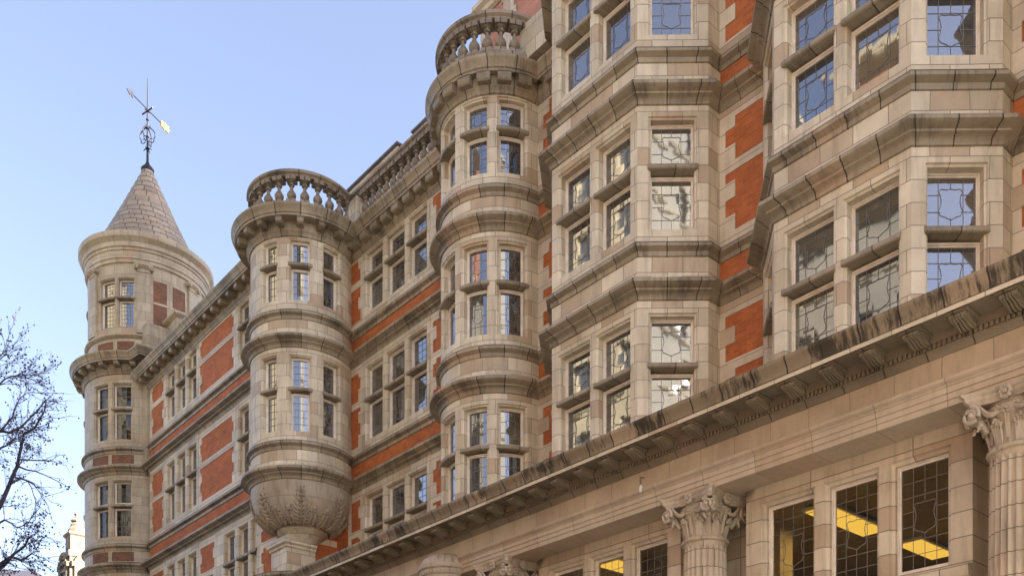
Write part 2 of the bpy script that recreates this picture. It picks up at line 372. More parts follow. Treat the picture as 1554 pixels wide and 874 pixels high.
def wall(mb, S, s0, s1, z0, z1, holes=(), o=0.0, mi=0, depth=0.30, rnd=0.035, edges=None):
    ss = sorted({round(x, 4) for x in [s0, s1] + [h[0] for h in holes] + [h[1] for h in holes]})
    zs = sorted({round(x, 4) for x in [z0, z1] + [h[2] for h in holes] + [h[3] for h in holes]})
    for a, b in zip(ss[:-1], ss[1:]):
        n = seg(S, a, b)
        for c, d in zip(zs[:-1], zs[1:]):
            if any(h[0] - 1e-3 < a and b < h[1] + 1e-3 and h[2] - 1e-3 < c and d < h[3] + 1e-3 for h in holes): continue
            for k in range(n):
                u0 = a + (b - a) * k / n; u1 = a + (b - a) * (k + 1) / n
                mb.q([S.p(u0, o, c), S.p(u1, o, c), S.p(u1, o, d), S.p(u0, o, d)], [(u0, c), (u1, c), (u1, d), (u0, d)], mi)
    for h in holes:
        r = tuple(h[:4])
        if rnd:
            r1 = inset(r, rnd * .3, 0.0); r2 = inset(r, rnd, 0.0)
            ring(mb, S, r, o, r1, o - rnd * .75, mi); ring(mb, S, r1, o - rnd * .75, r2, o - rnd * 1.1, mi); ring(mb, S, r2, o - rnd * 1.1, r2, o - depth, mi)
        else: ring(mb, S, r, o, r, o - depth, mi)
    if edges:                                    # close the outer edge of a proud slab back to depth `edges`
        ring(mb, S, (s0, s1, z0, z1), o - edges, (s0, s1, z0, z1), o, mi)

def shield(w, h):
    pts = []
    half = [(0.0, 0.50), (0.18, 0.47), (0.36, 0.50), (0.46, 0.42), (0.40, 0.28), (0.36, 0.08), (0.40, -0.10), (0.47, -0.26), (0.40, -0.40), (0.20, -0.46), (0.0, -0.55)]
    right = half; left = [(-x, y) for x, y in reversed(half[1:-1])]
    return [(x * w, y * h) for x, y in right + left]
def line_strip(mb, S, pts, o, w, mi, closed=False):
    n = len(pts)
    for i in range(n if closed else n - 1):
        (a, b), (c, d) = pts[i], pts[(i + 1) % n]; L = hypot(c - a, d - b)
        if L < 1e-5: continue
        nx, nz = -(d - b) / L * w / 2, (c - a) / L * w / 2
        ex, ez = (c - a) / L * w * .3, (d - b) / L * w * .3
        q = [(a - ex - nx, b - ez - nz), (c + ex - nx, d + ez - nz), (c + ex + nx, d + ez + nz), (a - ex + nx, b - ez + nz)]
        k = seg(S, a, c)
        for j in range(k):
            f0, f1 = j / k, (j + 1) / k
            l = lambda p, r, f: (p[0] + (r[0] - p[0]) * f, p[1] + (r[1] - p[1]) * f)
            A, B, C, D = l(q[0], q[1], f0), l(q[0], q[1], f1), l(q[3], q[2], f1), l(q[3], q[2], f0)
            mb.q([S.p(x, o, z) for x, z in (A, B, C, D)], [A, B, C, D], mi)
def window(S, r, parent, style='shield', clear=False, depth=0.14, o=0.0, cols=4, rows=4, lw=0.016, fw=1.0):
    """one light: painted frame (part) with its leaded pane (sub-part)"""
    r = (r[0] + .03, r[1] - .03, r[2], r[3] - .03)
    fb = MB(); d0 = o - depth
    ra = inset(r, 0.0); rb = inset(r, 0.040 * fw, .045 * fw); rc = inset(r, 0.062 * fw, .068 * fw)
    ring(fb, S, ra, d0 - .03, inset(ra, .004), d0); ring(fb, S, inset(ra, .004), d0, rb, d0); ring(fb, S, rb, d0, rb, d0 - .03); ring(fb, S, rb, d0 - .03, rc, d0 - .03); ring(fb, S, rc, d0 - .03, rc, d0 - .07)
    ring(fb, S, ra, d0 - .10, ra, d0 - .03); ring(fb, S, rc, d0 - .07, ra, d0 - .10)
    f = fb.build('window', 'frame', parent)
    pb = MB(); g = rc; dg = d0 - .05; n = seg(S, g[0], g[1])
    for k in range(n):
        a = g[0] + (g[1] - g[0]) * k / n; b = g[0] + (g[1] - g[0]) * (k + 1) / n
        pb.q([S.p(a, dg, g[2]), S.p(b, dg, g[2]), S.p(b, dg, g[3]), S.p(a, dg, g[3])], [(a, g[2]), (b, g[2]), (b, g[3]), (a, g[3])], 0)
    W, H = g[1] - g[0], g[3] - g[2]; cx, cz = (g[0] + g[1]) / 2, (g[2] + g[3]) / 2; ol = dg + .006
    if style == 'shield':
        sw, sh = 0.52 * W, min(0.62 * W, 0.58 * H)
        sp = [(cx + x, cz + z) for x, z in shield(sw, sh)]
        inside = lambda x, z: abs(x - cx) < 0.40 * sw and abs(z - cz) < 0.47 * sh
        line_strip(pb, S, sp, ol, lw, 1, True)
    else: inside = lambda x, z: False
    def cut(pts):
        run = []
        for p in pts:
            if inside(*p):
                if len(run) > 1: line_strip(pb, S, [run[0], run[-1]], ol, lw * .85, 1)
                run = []
            else: run.append(p)
        if len(run) > 1: line_strip(pb, S, [run[0], run[-1]], ol, lw * .85, 1)
    for i in range(1, cols):
        x = g[0] + W * i / cols; cut([(x, g[2] + H * t / 24) for t in range(25)])
    for i in range(1, rows):
        z = g[2] + H * i / rows; cut([(g[0] + W * t / 24, z) for t in range(25)])
    pb.build('pane', ['glass_clear' if clear else 'glass', 'lead'], f, smooth=0)
    return f
TRANS = [(-.26, -.075), (.02, -.075), (.045, -.055), (.045, .0), (.03, .025), (-.02, .05), (-.26, .075)]
def transom(mb, S, a, b, z, mi=0, o=0.0):
    n = seg(S, a, b); path = [S.p(a + (b - a) * k / n, o, 0)[:2] for k in range(n + 1)]
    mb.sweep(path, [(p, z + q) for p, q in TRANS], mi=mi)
def lights(S, spans, zb, zt, ztr, parent, stone_mb, mi=0, **kw):
    """windows for each opening, split by a transom at ztr (or None)"""
    o = kw.get('o', 0.0)
    for a, b in spans:
        if ztr:
            transom(stone_mb, S, a - .02, b + .02, ztr, 1, o)
            k1 = dict(kw); rl = kw.get('rows', 4); rr = max(2, int(round(rl * .75))); k1['rows'] = rr
            window(S, (a, b, ztr + .07, zt), parent, **k1)
            window(S, (a, b, zb, ztr - .07), parent, **kw)
        else: window(S, (a, b, zb, zt), parent, **kw)

# ------------------------------------------------------------------ levels (camera height = 0, ground = GZ)
GZ = -1.6
Yw, Yb, Yl = 15.94, 14.50, 14.30                 # central wall, bay fronts, left wing
C1, C2 = 10.95, 14.88                            # undersides of the two storey cornices
S2, S3 = 12.08, 15.98                            # tops of the sill strings
W1 = (8.45, 10.70, 9.66); W2 = (12.38, 14.66, 13.66); W3 = (16.30, 18.58, 17.56); W3s = (16.30, 18.15, 17.40)
MZ = 18.20                                       # foot of the main cornice

hotel = empty('brick_building'); hotel.location = (-16, 16, GZ)
tag(hotel, 'long orange brick and cream terracotta building with canted bays and conical turret', 'building')
root = hotel
def part(mb, name, mats, **k):
    return mb.build(name, mats, root, **k)

# ------------------------------------------------------------------ plan of the facade
Dc, DR = (-27.73, 14.86), 1.58                   # round oriel on the wing's corner
Cc, CR = (-19.28, 15.95), 1.52                   # semicircular bow
Ec, ER, ER2 = (-42.02, 15.20), 2.44, 2.33        # corner turret, its upper stage
BAYX = [-14.45, -8.66, -2.87]; BH, BDX, BDY = 1.27, 0.97, 1.05
arcD, arcC, arcE, arcE2 = Arc(Dc, DR), Arc(Cc, CR), Arc(Ec, ER), Arc(Ec, ER2)
WL, WR = -39.24, -27.50                          # left wing ends
xD1 = Dc[0] - sqrt(DR ** 2 - (Yl - Dc[1]) ** 2); xD2 = Dc[0] + sqrt(DR ** 2 - (Yw - Dc[1]) ** 2)
aD1 = math.degrees(math.atan2(xD1 - Dc[0], -(Yl - Dc[1]))); aD2 = math.degrees(math.atan2(xD2 - Dc[0], -(Yw - Dc[1])))
aC = 90.0
def arcpts(c, R, a0, a1, n=None):
    n = n or max(4, int(abs(a1 - a0) / 5))
    return [(c[0] + R * sin(radians(a0 + (a1 - a0) * k / n)), c[1] - R * cos(radians(a0 + (a1 - a0) * k / n))) for k in range(n + 1)]
def bay_path(x): return [(x - BH - BDX, Yw), (x - BH - BDX, Yb + BDY), (x - BH, Yb), (x + BH, Yb), (x + BH + BDX, Yb + BDY), (x + BH + BDX, Yw)]
def full_path(bays=True):
    P = [(WL, 17.5), (WL, Yl)] + arcpts(Dc, DR, aD1, aD2) + arcpts(Cc, CR, -89.6, 89.6)
    if bays:
        for x in BAYX: P += bay_path(x)
    return P + [(2.5, Yw)]

# profiles (outward, z)
def prof_string(zt): return [(0, zt - .26), (.025, zt - .25), (.035, zt - .16), (.10, zt - .12), (.13, zt - .10), (.13, zt - .045), (.115, zt - .04), (.105, zt - .018), (.10, zt - .0), (.0, zt + .035)]
def prof_cornice(z): return [(0, z - .01), (.035, z), (.05, z + .075), (.085, z + .11), (.15, z + .135), (.155, z + .165), (.20, z + .185), (.26, z + .21), (.29, z + .235), (.29, z + .295), (.27, z + .315), (.06, z + .40), (.0, z + .41)]
def prof_main(z, q=.56): return [(0, z - .02), (.045, z), (.055, z + .06), (.10, z + .11), (.12, z + .135), (.12, z + .36), (q - .13, z + .36), (q - .13, z + .42), (q - .10, z + .44), (q - .08, z + .52), (q - .02, z + .60), (q, z + .63), (q, z + .68), (q * .5, z + .76), (.0, z + .78)]

# ------------------------------------------------------------------ walls
def toothed(mb, S, s, sg, z0, z1, wide=.30, narrow=.14, h=.36, o=.022, start=0):
    """alternating long and short quoin stones growing from s in direction sg"""
    z = z0; k = start
    while z < z1 - .02:
        zz = min(z + h, z1); w = wide if k % 2 else narrow
        a, b = (s, s + sg * w) if sg > 0 else (s + sg * w, s)
        wall(mb, S, a, b, z, zz, (), o, 0, edges=o + .03); z = zz; k += 1
def slab(mb, S, a, b, z0, z1, o=.022, mi=0): wall(mb, S, a, b, z0, z1, (), o, mi, edges=o + .03)

ZONES = [(W1, 8.16, C1), (W2, S2 + .03, C2), (W3s, S3 + .03, MZ)]
def dress_group(S, a, b, jl, jr, W, spans, zlo, zhi, parent, **kw):
    """stone surround of a mullioned window with its lights; zlo..zhi is the storey's clear wall"""
    mb = MB()
    holes = [(p, q, W[0], W[1]) for p, q in spans]
    wall(mb, S, a, b, zlo, zhi, holes, .03, depth=.30, edges=.06)
    lights(S, spans, W[0], W[1], W[2], parent, mb, o=.03, **kw)
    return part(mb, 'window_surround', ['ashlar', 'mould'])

S_l, S_c = XP(Yl), XP(Yw)
wing_lights_a = [(-37.47, -36.66), (-36.44, -35.64), (-35.42, -34.60)]
wing_lights_b = [(-32.25, -31.37), (-31.17, -30.36), (-30.16, -29.72)]
ctr_lights = [(-25.72, -24.75), (-24.59, -23.59), (-23.43, -22.47)]
def quoin_pair(mb, S, s, sg, zlo, zhi, zb): toothed(mb, S, s, sg, zlo, zb[0]); toothed(mb, S, s, sg, zb[1], zhi)

# left wing -------------------------------------------------------
bw = MB(); z_top = MZ
hl = []
for (W, zlo, zhi) in ZONES: hl.append((-37.66, -34.42, zlo, zhi))
hl += [(-31.35, -29.3, ZONES[1][1], ZONES[1][2]), (-31.35, -29.3, ZONES[2][1], ZONES[2][2]), (-32.92, -29.55, ZONES[0][1], ZONES[0][2])]
wall(bw, S_l, WL, WR, GZ, MZ + .3, hl, 0, depth=.05, rnd=0)
wall(bw, Plane((WL, 19.0), (WL, Yl)), 0, 19.0 - Yl, GZ, MZ + .3)
wall(bw, Plane((WR, Yl), (WR, Yw)), 0, Yw - Yl, GZ, C1 - .3)
part(bw, 'wall', 'brick', label='orange brick wall of the left wing')
for i, (W, zlo, zhi) in enumerate(ZONES):
    mid = (W[2] - .10, W[2] + .10); top = W[1]
    xr = -32.92 if i == 0 else -31.35
    for a, b, qa, qb in ((WL, -37.66, (.34, .24), (.26, .13)), (-34.42, xr, (.26, .13), (.26, .13))) + (((-29.55, -28.32, (.26, .13), None),) if i == 0 else ()):
        q = MB()
        if qb: slab(q, S_l, a, b, zlo, zlo + .24)
        slab(q, S_l, a, b, mid[0], mid[1], .018); slab(q, S_l, a, b, top - .02, zhi, .018)
        toothed(q, S_l, a, 1, zlo + .24, top - .02, qa[0], qa[1], .345, start=i)
        if qb: toothed(q, S_l, b, -1, zlo + .24, top - .02, qb[0], qb[1], .345, start=i)
        part(q, 'stone_dressing', 'quoin')
for i, (W, zlo, zhi) in enumerate(ZONES):
    dress_group(S_l, -37.66, -34.42, 0, 0, W, wing_lights_a, zlo, zhi, root, style='grid', cols=3, rows=5)
    if i == 0: dress_group(S_l, -32.92, -29.55, 0, 0, W, wing_lights_b, zlo, zhi, root, style='grid', cols=3, rows=5)
    else: dress_group(S_l, -31.35, -29.3, 0, 0, W, [(-31.10, -30.30), (-30.12, -29.5)], zlo, zhi, root, style='grid', cols=3, rows=5)

# central wall with the small strips between the bays ------------------
cw = MB(); hc = []
for (W, zlo, zhi) in ZONES: hc.append((-25.90, -22.31, zlo, zhi))
wall(cw, S_c, -28.6, -17.5, 7.0, MZ + .3, [h for h in hc], 0, depth=.05, rnd=0)
wall(cw, S_c, -17.5, 2.5, 7.0, 21.2)
part(cw, 'wall', 'brick', label='orange brick wall behind the bow and the canted bays')
q = MB()
def strip_dress(q, a, b, zlo, zhi, mid, top, lq=(.13, .28), rq=(.13, .26), ph=0, h=.36):
    slab(q, S_c, a, b, zlo, zlo + .24); slab(q, S_c, a, b, mid[0], mid[1], .018); slab(q, S_c, a, b, top - .02, zhi, .018)
    for z0, z1 in ((zlo + .24, mid[0]), (mid[1], top - .02)):
        if lq: toothed(q, S_c, a, 1, z0, z1, lq[1], lq[0], h, start=ph)
        if rq: toothed(q, S_c, b, -1, z0, z1, rq[1], rq[0], h, start=ph)
for i, (W, zlo, zhi) in enumerate(ZONES):
    mid = (W[2] - .10, W[2] + .10)
    q = MB(); strip_dress(q, -26.75, -25.90, zlo, zhi, mid, W[1], (.16, .16), (.12, .24), i); part(q, 'stone_dressing', 'quoin')
    q = MB(); strip_dress(q, -22.31, -20.70, zlo, zhi, mid, W[1], (.12, .28), None, i + 1); part(q, 'stone_dressing', 'quoin')
STRIPS = [(-17.78, BAYX[0] - BH - BDX), (BAYX[0] + BH + BDX, BAYX[1] - BH - BDX), (BAYX[1] + BH + BDX, BAYX[2] - BH - BDX), (BAYX[2] + BH + BDX, 2.4)]
BZ = [(W1, 8.16, C1), (W2, S2 + .03, C2), (W3, S3 + .03, 18.88)]
for k, (a, b) in enumerate(STRIPS):
    for i, (W, zlo, zhi) in enumerate(BZ if k else ZONES):
        mid = (W[2] - .10, W[2] + .10)
        q = MB(); strip_dress(q, a, b, zlo, zhi, mid, W[1], (.14, .38) if k else (.20, .42), (.05, .11) if k else None, i, .335); part(q, 'stone_dressing', 'quoin')
for i, (W, zlo, zhi) in enumerate(ZONES):
    dress_group(S_c, -25.90, -22.31, 0, 0, W, ctr_lights, zlo, zhi, root, style='shield' if i == 5 else 'grid', cols=4, rows=6)

# canted bays -----------------------------------------------------
for bi, bx in enumerate(BAYX):
    P = bay_path(bx); mb = MB()
    F = Plane(P[2], P[3]); Rt = Plane(P[3], P[4]); Lt = Plane(P[1], P[2]); r0 = Plane(P[0], P[1]); r1 = Plane(P[4], P[5])
    fl = [(.19, 1.19), (1.35, 2.35)]; Lc = Rt.L; cl = [(.225, 1.20)]
    zb, zt = 7.0, 19.5
    for S, spans in ((F, fl), (Rt, cl), (Lt, [(Lc - 1.20, Lc - .225)])):
        holes = [(a, b, W[0], W[1]) for W in (W1, W2, W3) for a, b in spans]
        wall(mb, S, 0, S.L, zb, zt, holes, 0, depth=.30, rnd=.045)
    for S in (r0, r1): wall(mb, S, 0, S.L, zb, zt)
    for S, spans in ((F, fl), (Rt, cl), (Lt, [(Lc - 1.20, Lc - .225)])):
        for W in (W1, W2, W3):
            lights(S, spans, W[0], W[1], W[2], root, mb, style='shield', cols=4, rows=4, lw=.0115, depth=.19)
    # low plinth course over each cornice and a flat top
    for z in (C1 + .40, C2 + .40): mb.sweep(P, [(0.0, z), (.03, z), (.03, z + .07), (.012, z + .09), (0, z + .09)], caps=False)
    mb.q([(x, y, zt) for x, y in P], None)
    part(mb, 'bay_window', ['ashlar', 'mould'])

# bow -------------------------------------------------------------
mb = MB(); ca = lambda d: arcC.S(d)
cspans = [(ca(-63), ca(-32.3)), (ca(-27.2), ca(3.8)), (ca(12.0), ca(40.0)), (ca(48.0), ca(77.0))]
zs_ = [(W1, .0), (W2, 0), (W3s, 0)]
wall(mb, arcC, ca(-90), ca(90), 7.0, MZ + .3, [(a, b, W[0], W[1]) for W in (W1, W2, W3s) for a, b in cspans], 0, depth=.30, rnd=.045)
for W in (W1, W2, W3s): lights(arcC, cspans, W[0], W[1], W[2], root, mb, style='shield', cols=3, rows=4, lw=.013, depth=.17)
for z in (C1 + .40, C2 + .40): mb.sweep(arcpts(Cc, CR, -90, 90), [(0.0, z), (.03, z), (.03, z + .07), (.012, z + .09), (0, z + .09)], caps=False)
part(mb, 'bow_window', ['ashlar', 'mould'])

# oriel -----------------------------------------------------------
mb = MB(); da = lambda d: arcD.S(d)
dspans = [(da(11.5), da(33.5)), (da(47.2), da(71.5)), (da(84.0), da(107.0))]
wall(mb, arcD, da(aD1), da(aD2), C1 - .02, MZ + .3, [(a, b, W[0], W[1]) for W in (W2, W3s) for a, b in dspans], 0, depth=.28, rnd=.04)
for W in (W2, W3s): lights(arcD, dspans, W[0], W[1], W[2], root, mb, style='grid', cols=3, rows=5 if W is W2 else 4, lw=.018, depth=.15)
mb.sweep(arcpts(Dc, DR, aD1, aD2), [(0.0, C1 + .40), (.03, C1 + .40), (.03, C1 + .47), (.012, C1 + .49), (0, C1 + .49)], caps=False)
oriel = part(mb, 'oriel', ['ashlar', 'mould'], label='round corner oriel of cream terracotta blocks')
# its carved bowl, the bell under it and the corner pier
bw = MB()
def bowl_r(t):                                   # t 0 top .. 1 bottom
    return .74 + (DR - .74) * max(0.0, cos(t * pi / 2)) ** .82, C1 - 1.12 * sin(t * pi / 2) ** 1.05
prof = [bowl_r(k / 16) for k in range(17)]
bw.lathe(list(reversed(prof)), Dc, 64, 1)
def onbowl(az, t, off=0.03):
    t = max(0, min(.96, t)); r, z = bowl_r(t); r1, z1 = bowl_r(t + .02); dx, dz = r1 - r, z1 - z; L = hypot(dx, dz)
    r += off * (-dz / L); z += off * (dx / L)
    return (Dc[0] + r * sin(radians(az)), Dc[1] - r * cos(radians(az)), z)
def frond(az, top, bot, half, nl, r0):
    hh = bot - top
    for d in (-.9, .9): bw.tube([onbowl(az + d * (1.5 - t), top + hh * t, .010) for t in [k / 9 for k in range(10)]], [r0 * (.6 + .6 * k / 9) for k in range(10)], 5)
    for k in range(nl):
        q = (k + .5) / nl; t0 = bot - hh * q * .96; wd = half * (.55 + .6 * sin(pi * min(1, .25 + q * .8))) * (1 - .45 * q ** 3)
        for sg in (-1, 1):
            for f_, dt in ((1.0, .0), (.72, .045)):
                pts = [onbowl(az + sg * wd * f_ * f, t0 - (.10 + dt) * f ** 1.5 * (1.1 - .3 * q), .012 + .04 * sin(pi * f * .9)) for f in [j / 6 for j in range(7)]]
                bw.tube(pts, [r0 * w for w in (.5, .8, 1.0, 1.1, 1.0, .8, .45)], 5)
            e = onbowl(az + sg * wd * 1.02, t0 - .115 * (1.1 - .3 * q), .020); bw.ball(e, r0 * 1.15, None, None, 6, 4)
    bw.ball(onbowl(az, top - .01, .02), r0 * 1.4, None, None, 6, 4)
for k in range(-3, 5): frond(60 + 49 * k, .14, 1.0, 9.5, 10, .026)
for k in range(-3, 5): [frond(60 + 49 * k + dd, .50, 1.0, 5.0, 6, .024) for dd in (16, 33)]
bw.build('carved_bowl', ['carved', 'bowl'], oriel)
nb = MB()
nb.lathe([(.40, 9.36), (.44, 9.42), (.50, 9.50), (.62, 9.60), (.74, 9.70), (.79, 9.74), (.79, 9.80), (.72, 9.85), (.70, 9.86)], Dc, 40)
nb.build('bell', 'ashlar', oriel)
pm = MB()
px0, px1, py0, py1 = -28.30, -27.28, 14.08, 15.06
pm.box(px0, px1, py0, py1, 8.28, 9.16, T=lambda p: p)
path = [(px0, py1), (px0, py0), (px1, py0), (px1, py1)]
pm.sweep(path, [(0, 9.12), (.05, 9.16), (.05, 9.20), (.09, 9.24), (.12, 9.26), (.12, 9.33), (.0, 9.37)], caps=False)
pm.q([(px0 - .1, py0 - .1, 9.345), (px1 + .1, py0 - .1, 9.345), (px1 + .1, py1, 9.345), (px0 - .1, py1, 9.345)])
pm.box(px0 + .12, px1 - .12, py0 + .12, py1 - .02, 9.34, 9.60)
for x in (px0 + .22, px1 - .22): pm.box(x - .09, x + .09, py0 + .02, py0 + .12, 8.18, 8.279)
for y in (py0 + .22, py1 - .22): pm.box(px1 - .12, px1 - .02, y - .09, y + .09, 8.18, 8.279)
pm.build('corner_pier', 'ashlar', oriel)
bm_ = MB()                                       # band on the return beside the pier
S_r = Plane((WR, Yl), (WR, Yw)); slab(bm_, S_r, 0, Yw - Yl, W1[2] - .10 - .04, W1[2] + .10 - .04, .018)
part(bm_, 'stone_dressing', 'band')

# corner turret ---------------------------------------------------
ea = lambda d: arcE.S(d); e2 = lambda d: arcE2.S(d)
mb = MB()
esp = [(ea(14.5), ea(33.0)), (ea(37.2), ea(56.5)), (ea(-58), ea(-39.5)), (ea(-35), ea(-15))]
EC = 18.93                                       # foot of the turret cornice
wall(mb, arcE, ea(-180), ea(180), GZ, EC + .4, [(a, b, W[0], W[1]) for W in (W1, W2, W3) for a, b in esp], 0, depth=.30, rnd=.04)
for W in (W1, W2, W3): lights(arcE, esp, W[0], W[1], W[2], root, mb, style='grid', cols=3, rows=5, lw=.02, depth=.15, clear=True)
part(mb, 'turret', ['turret', 'mould'], label='round corner turret of grey cream blocks')
mb = MB()
def panel(S, a, b, z0, z1):
    mb = MB(); wall(mb, S, S.S(a), S.S(b), z0, z1, (), .012, edges=.03); part(mb, 'brick_panel', 'brick_brown')
for z0, z1 in ((C1 + .45, S2 - .30), (C2 + .45, S3 - .30)):
    for a, b in ((12.5, 33.0), (37.2, 58.0), (-58, -38)): panel(arcE, a, b, z0, z1)
for a, b in ((17, 36.5), (41, 58)): panel(arcE2, a, b, 19.82, 20.30)
for a, b in ((75.5, 88.5), (94.5, 108.5)): panel(arcE2, a, b, 20.75, 21.95); panel(arcE2, a, b, 22.05, 22.90)
mb = MB()
W4 = (20.90, 22.88, 22.10)
fsp = [(e2(18.5), e2(38.5)), (e2(40.8), e2(58.3)), (e2(-50), e2(-33)), (e2(-29), e2(-12))]
wall(mb, arcE2, e2(-180), e2(180), 19.3, 23.6, [(a, b, W4[0], W4[1]) for a, b in fsp], 0, depth=.3, rnd=.04)
lights(arcE2, fsp, W4[0], W4[1], W4[2], root, mb, style='grid', cols=4, rows=6, lw=.02, depth=.15)
allE = arcpts(Ec, ER2, -180, 180, 72)[:-1]
mb.sweep(allE, [(0, 20.42), (.03, 20.43), (.10, 20.50), (.12, 20.52), (.12, 20.58), (.0, 20.62)], True)
mb.sweep(allE, [(0, 19.7), (.02, 19.70), (.02, 19.80), (0, 19.82)], True)
mb.sweep(allE, [(0, 23.45), (.06, 23.47), (.07, 23.60), (.11, 23.62), (.11, 23.90), (.15, 23.93), (.16, 24.02), (.20, 24.04), (.20, 24.22), (.26, 24.30), (.34, 24.36), (.36, 24.42), (.36, 24.58), (.30, 24.62), (.18, 24.66), (.0, 24.66)], True)
up = part(mb, 'turret_top', ['turret', 'mould'], label='upper stage of the turret under the conical roof')
for c in (66.8, 118, 10.0, -60, 170, -120):      # pilasters with little scrolled capitals
    pb = MB(); hw = 5.9
    pb.sweep(arcpts(Ec, ER2, c - hw, c + hw, 4), [(0, 20.62), (.14, 20.62), (.14, 20.78), (.09, 20.82), (.09, 23.08), (.12, 23.10), (.12, 23.14), (.09, 23.16), (.09, 23.22), (.20, 23.36), (.20, 23.45), (0, 23.46)])
    for sg in (-1, 1):
        a = radians(c + sg * (hw + .8)); z = 23.30
        q = lambda r: (Ec[0] + r * sin(a), Ec[1] - r * cos(a), z)
        pb.tube([q(ER2 - .02), q(ER2 + .20)], .105, 12); pb.tube([q(ER2 + .20), q(ER2 + .235)], .045, 8)
    pb.build('pilaster', 'turret', up)
mb = MB(); Z0, Z1 = 24.6, 28.75
prof = [(2.20 - 2.02 * ((z - Z0) / (Z1 - Z0)) ** 0.92, z) for z in [Z0 + (Z1 - Z0) * k / 13 for k in range(14)]]
pf = []
for k in range(13):                              # overlapping courses of scale blocks
    (r0, z0), (r1, z1) = prof[k], prof[k + 1]
    pf += [(r0 + .015, z0), (r1 + .060, z1 - .015)]
mb.lathe(pf + [(prof[-1][0], Z1)], Ec, 64)
cone = mb.build('roof', 'cone', up)
cap = MB(); cap.lathe([(.20, Z1 - .05), (.26, Z1), (.27, Z1 + .1), (.22, Z1 + .16), (.10, Z1 + .30), (.06, Z1 + .42), (0, Z1 + .42)], Ec, 20)
cap.build('finial', 'iron', up)
# the short attic that ties the turret to the wing
mb = MB(); P = [(-41.0, 14.20), (-39.30, 14.20), (-39.30, 17.6)]
mb.sweep(P, [(0, 15.0), (0, 20.9)], caps=False)
mb.box(-41.6, -39.302, 14.204, 17.6, 18.0, 19.6)
part(mb, 'attic', 'turret')
mb = MB(); mb.box(-39.9, -38.55, 15.1, 17.2, 19.4, 21.25)
mb.sweep([(-39.9, 17.2), (-39.9, 15.1), (-38.55, 15.1), (-38.55, 17.2)], [(0, 21.1), (.08, 21.16), (.14, 21.22), (.14, 21.32), (.02, 21.38), (-.3, 21.38)])
part(mb, 'pedestal', 'turret')

# ------------------------------------------------------------------ string courses and cornices
FP = full_path()
def course(prof, name, mat, path=FP, **k):
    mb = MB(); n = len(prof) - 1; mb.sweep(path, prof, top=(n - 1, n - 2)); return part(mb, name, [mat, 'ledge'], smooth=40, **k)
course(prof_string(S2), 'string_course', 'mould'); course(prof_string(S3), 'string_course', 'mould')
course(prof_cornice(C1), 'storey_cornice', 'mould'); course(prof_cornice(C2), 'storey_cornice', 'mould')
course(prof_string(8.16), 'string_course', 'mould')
eE = arcpts(Ec, ER, -175, 85)
for f, nm in ((prof_string(S2), 'string_course'), (prof_string(S3), 'string_course'), (prof_cornice(C1), 'storey_cornice'), (prof_cornice(C2), 'storey_cornice')):
    course(f, nm, 'mould', eE)
def bracket_at(p, n, z, parent, mat='mould', w=.17, d=.40, h=.17, o0=.10):
    mb = MB(); tx, ty = -n[1], n[0]
    def T(q): return (p[0] + tx * q[0] + n[0] * (o0 + q[1]), p[1] + ty * q[0] + n[1] * (o0 + q[1]), z + q[2])
    pr = [(0, -h), (d * .80, -h), (d * .95, -h + .035), (d, -h + .075), (d, -.03), (d + .02, -.02), (d + .02, 0.004)]
    for (y0, z0), (y1, z1) in zip(pr[:-1], pr[1:]):
        mb.q([T((-w / 2, y0, z0)), T((w / 2, y0, z0)), T((w / 2, y1, z1)), T((-w / 2, y1, z1))][::-1], [(0, y0 + z0), (.1, y0 + z0), (.1, y1 + z1), (0, y1 + z1)])
    for sg in (-1, 1):
        pts = [T((sg * w / 2, 0, 0.004))] + [T((sg * w / 2, y, q)) for y, q in pr]
        mb.q(pts if sg < 0 else pts[::-1], [(0, 0)] * len(pts))
    return mb.build('bracket', mat, parent, smooth=25)
def main_cornice(path, z, q=.56, mat='mould', **k): return course(prof_main(z, q), 'main_cornice', mat, path, **k)
pw = [(WL, 17.5), (WL, Yl), (xD1, Yl)]
mc_w = main_cornice([(WL, 17.5), (WL, Yl)] + arcpts(Dc, DR, aD1, aD2 + 6), MZ, .58)
mc_m = main_cornice([(-27.0, Yw), (-20.0, Yw)], MZ, .50)
mc_b = main_cornice(arcpts(Cc, CR, -89.6, 89.6) + [(BAYX[0] - BH - BDX + .02, Yw)], MZ, .40)
x = WL - .05
while x < xD1 - .1: bracket_at((x, Yl), (0, -1), MZ + .36, mc_w, w=.20, d=.31); x += .625
for k in range(-2, 9):
    a = radians(4 + 18.6 * k)
    if aD1 + 8 < math.degrees(a) < aD2 - 12: bracket_at((Dc[0] + DR * sin(a), Dc[1] - DR * cos(a)), (sin(a), -cos(a)), MZ + .36, mc_w, w=.19, d=.31)
for k in range(9):
    x = -25.95 + .575 * k
    bracket_at((x, Yw), (0, -1), MZ + .36, mc_m, w=.34, d=.25, h=.2)
for k in range(-4, 6):
    a = radians(4.8 + 16.4 * k)
    if -75 < math.degrees(a) < 80: bracket_at((Cc[0] + CR * sin(a), Cc[1] - CR * cos(a)), (sin(a), -cos(a)), MZ + .36, mc_b, w=.33, d=.19, h=.21)
bracket_at((-17.15, Yw), (0, -1), MZ + .36, mc_b, w=.24, d=.16)
PE = arcpts(Ec, ER, -170, 62) + [(-39.30, 14.12), (-39.30, 17.0)]
mc_e = main_cornice(PE, EC, .58)
for k in range(-8, 6):
    a = radians(6 + 13.2 * k)
    bracket_at((Ec[0] + ER * sin(a), Ec[1] - ER * cos(a)), (sin(a), -cos(a)), EC + .36, mc_e, w=.21, d=.31)
# cornice and parapet closing the tops of the bays (above the picture)
for bx in BAYX:
    P = bay_path(bx); course(prof_cornice(18.86), 'storey_cornice', 'mould', P)
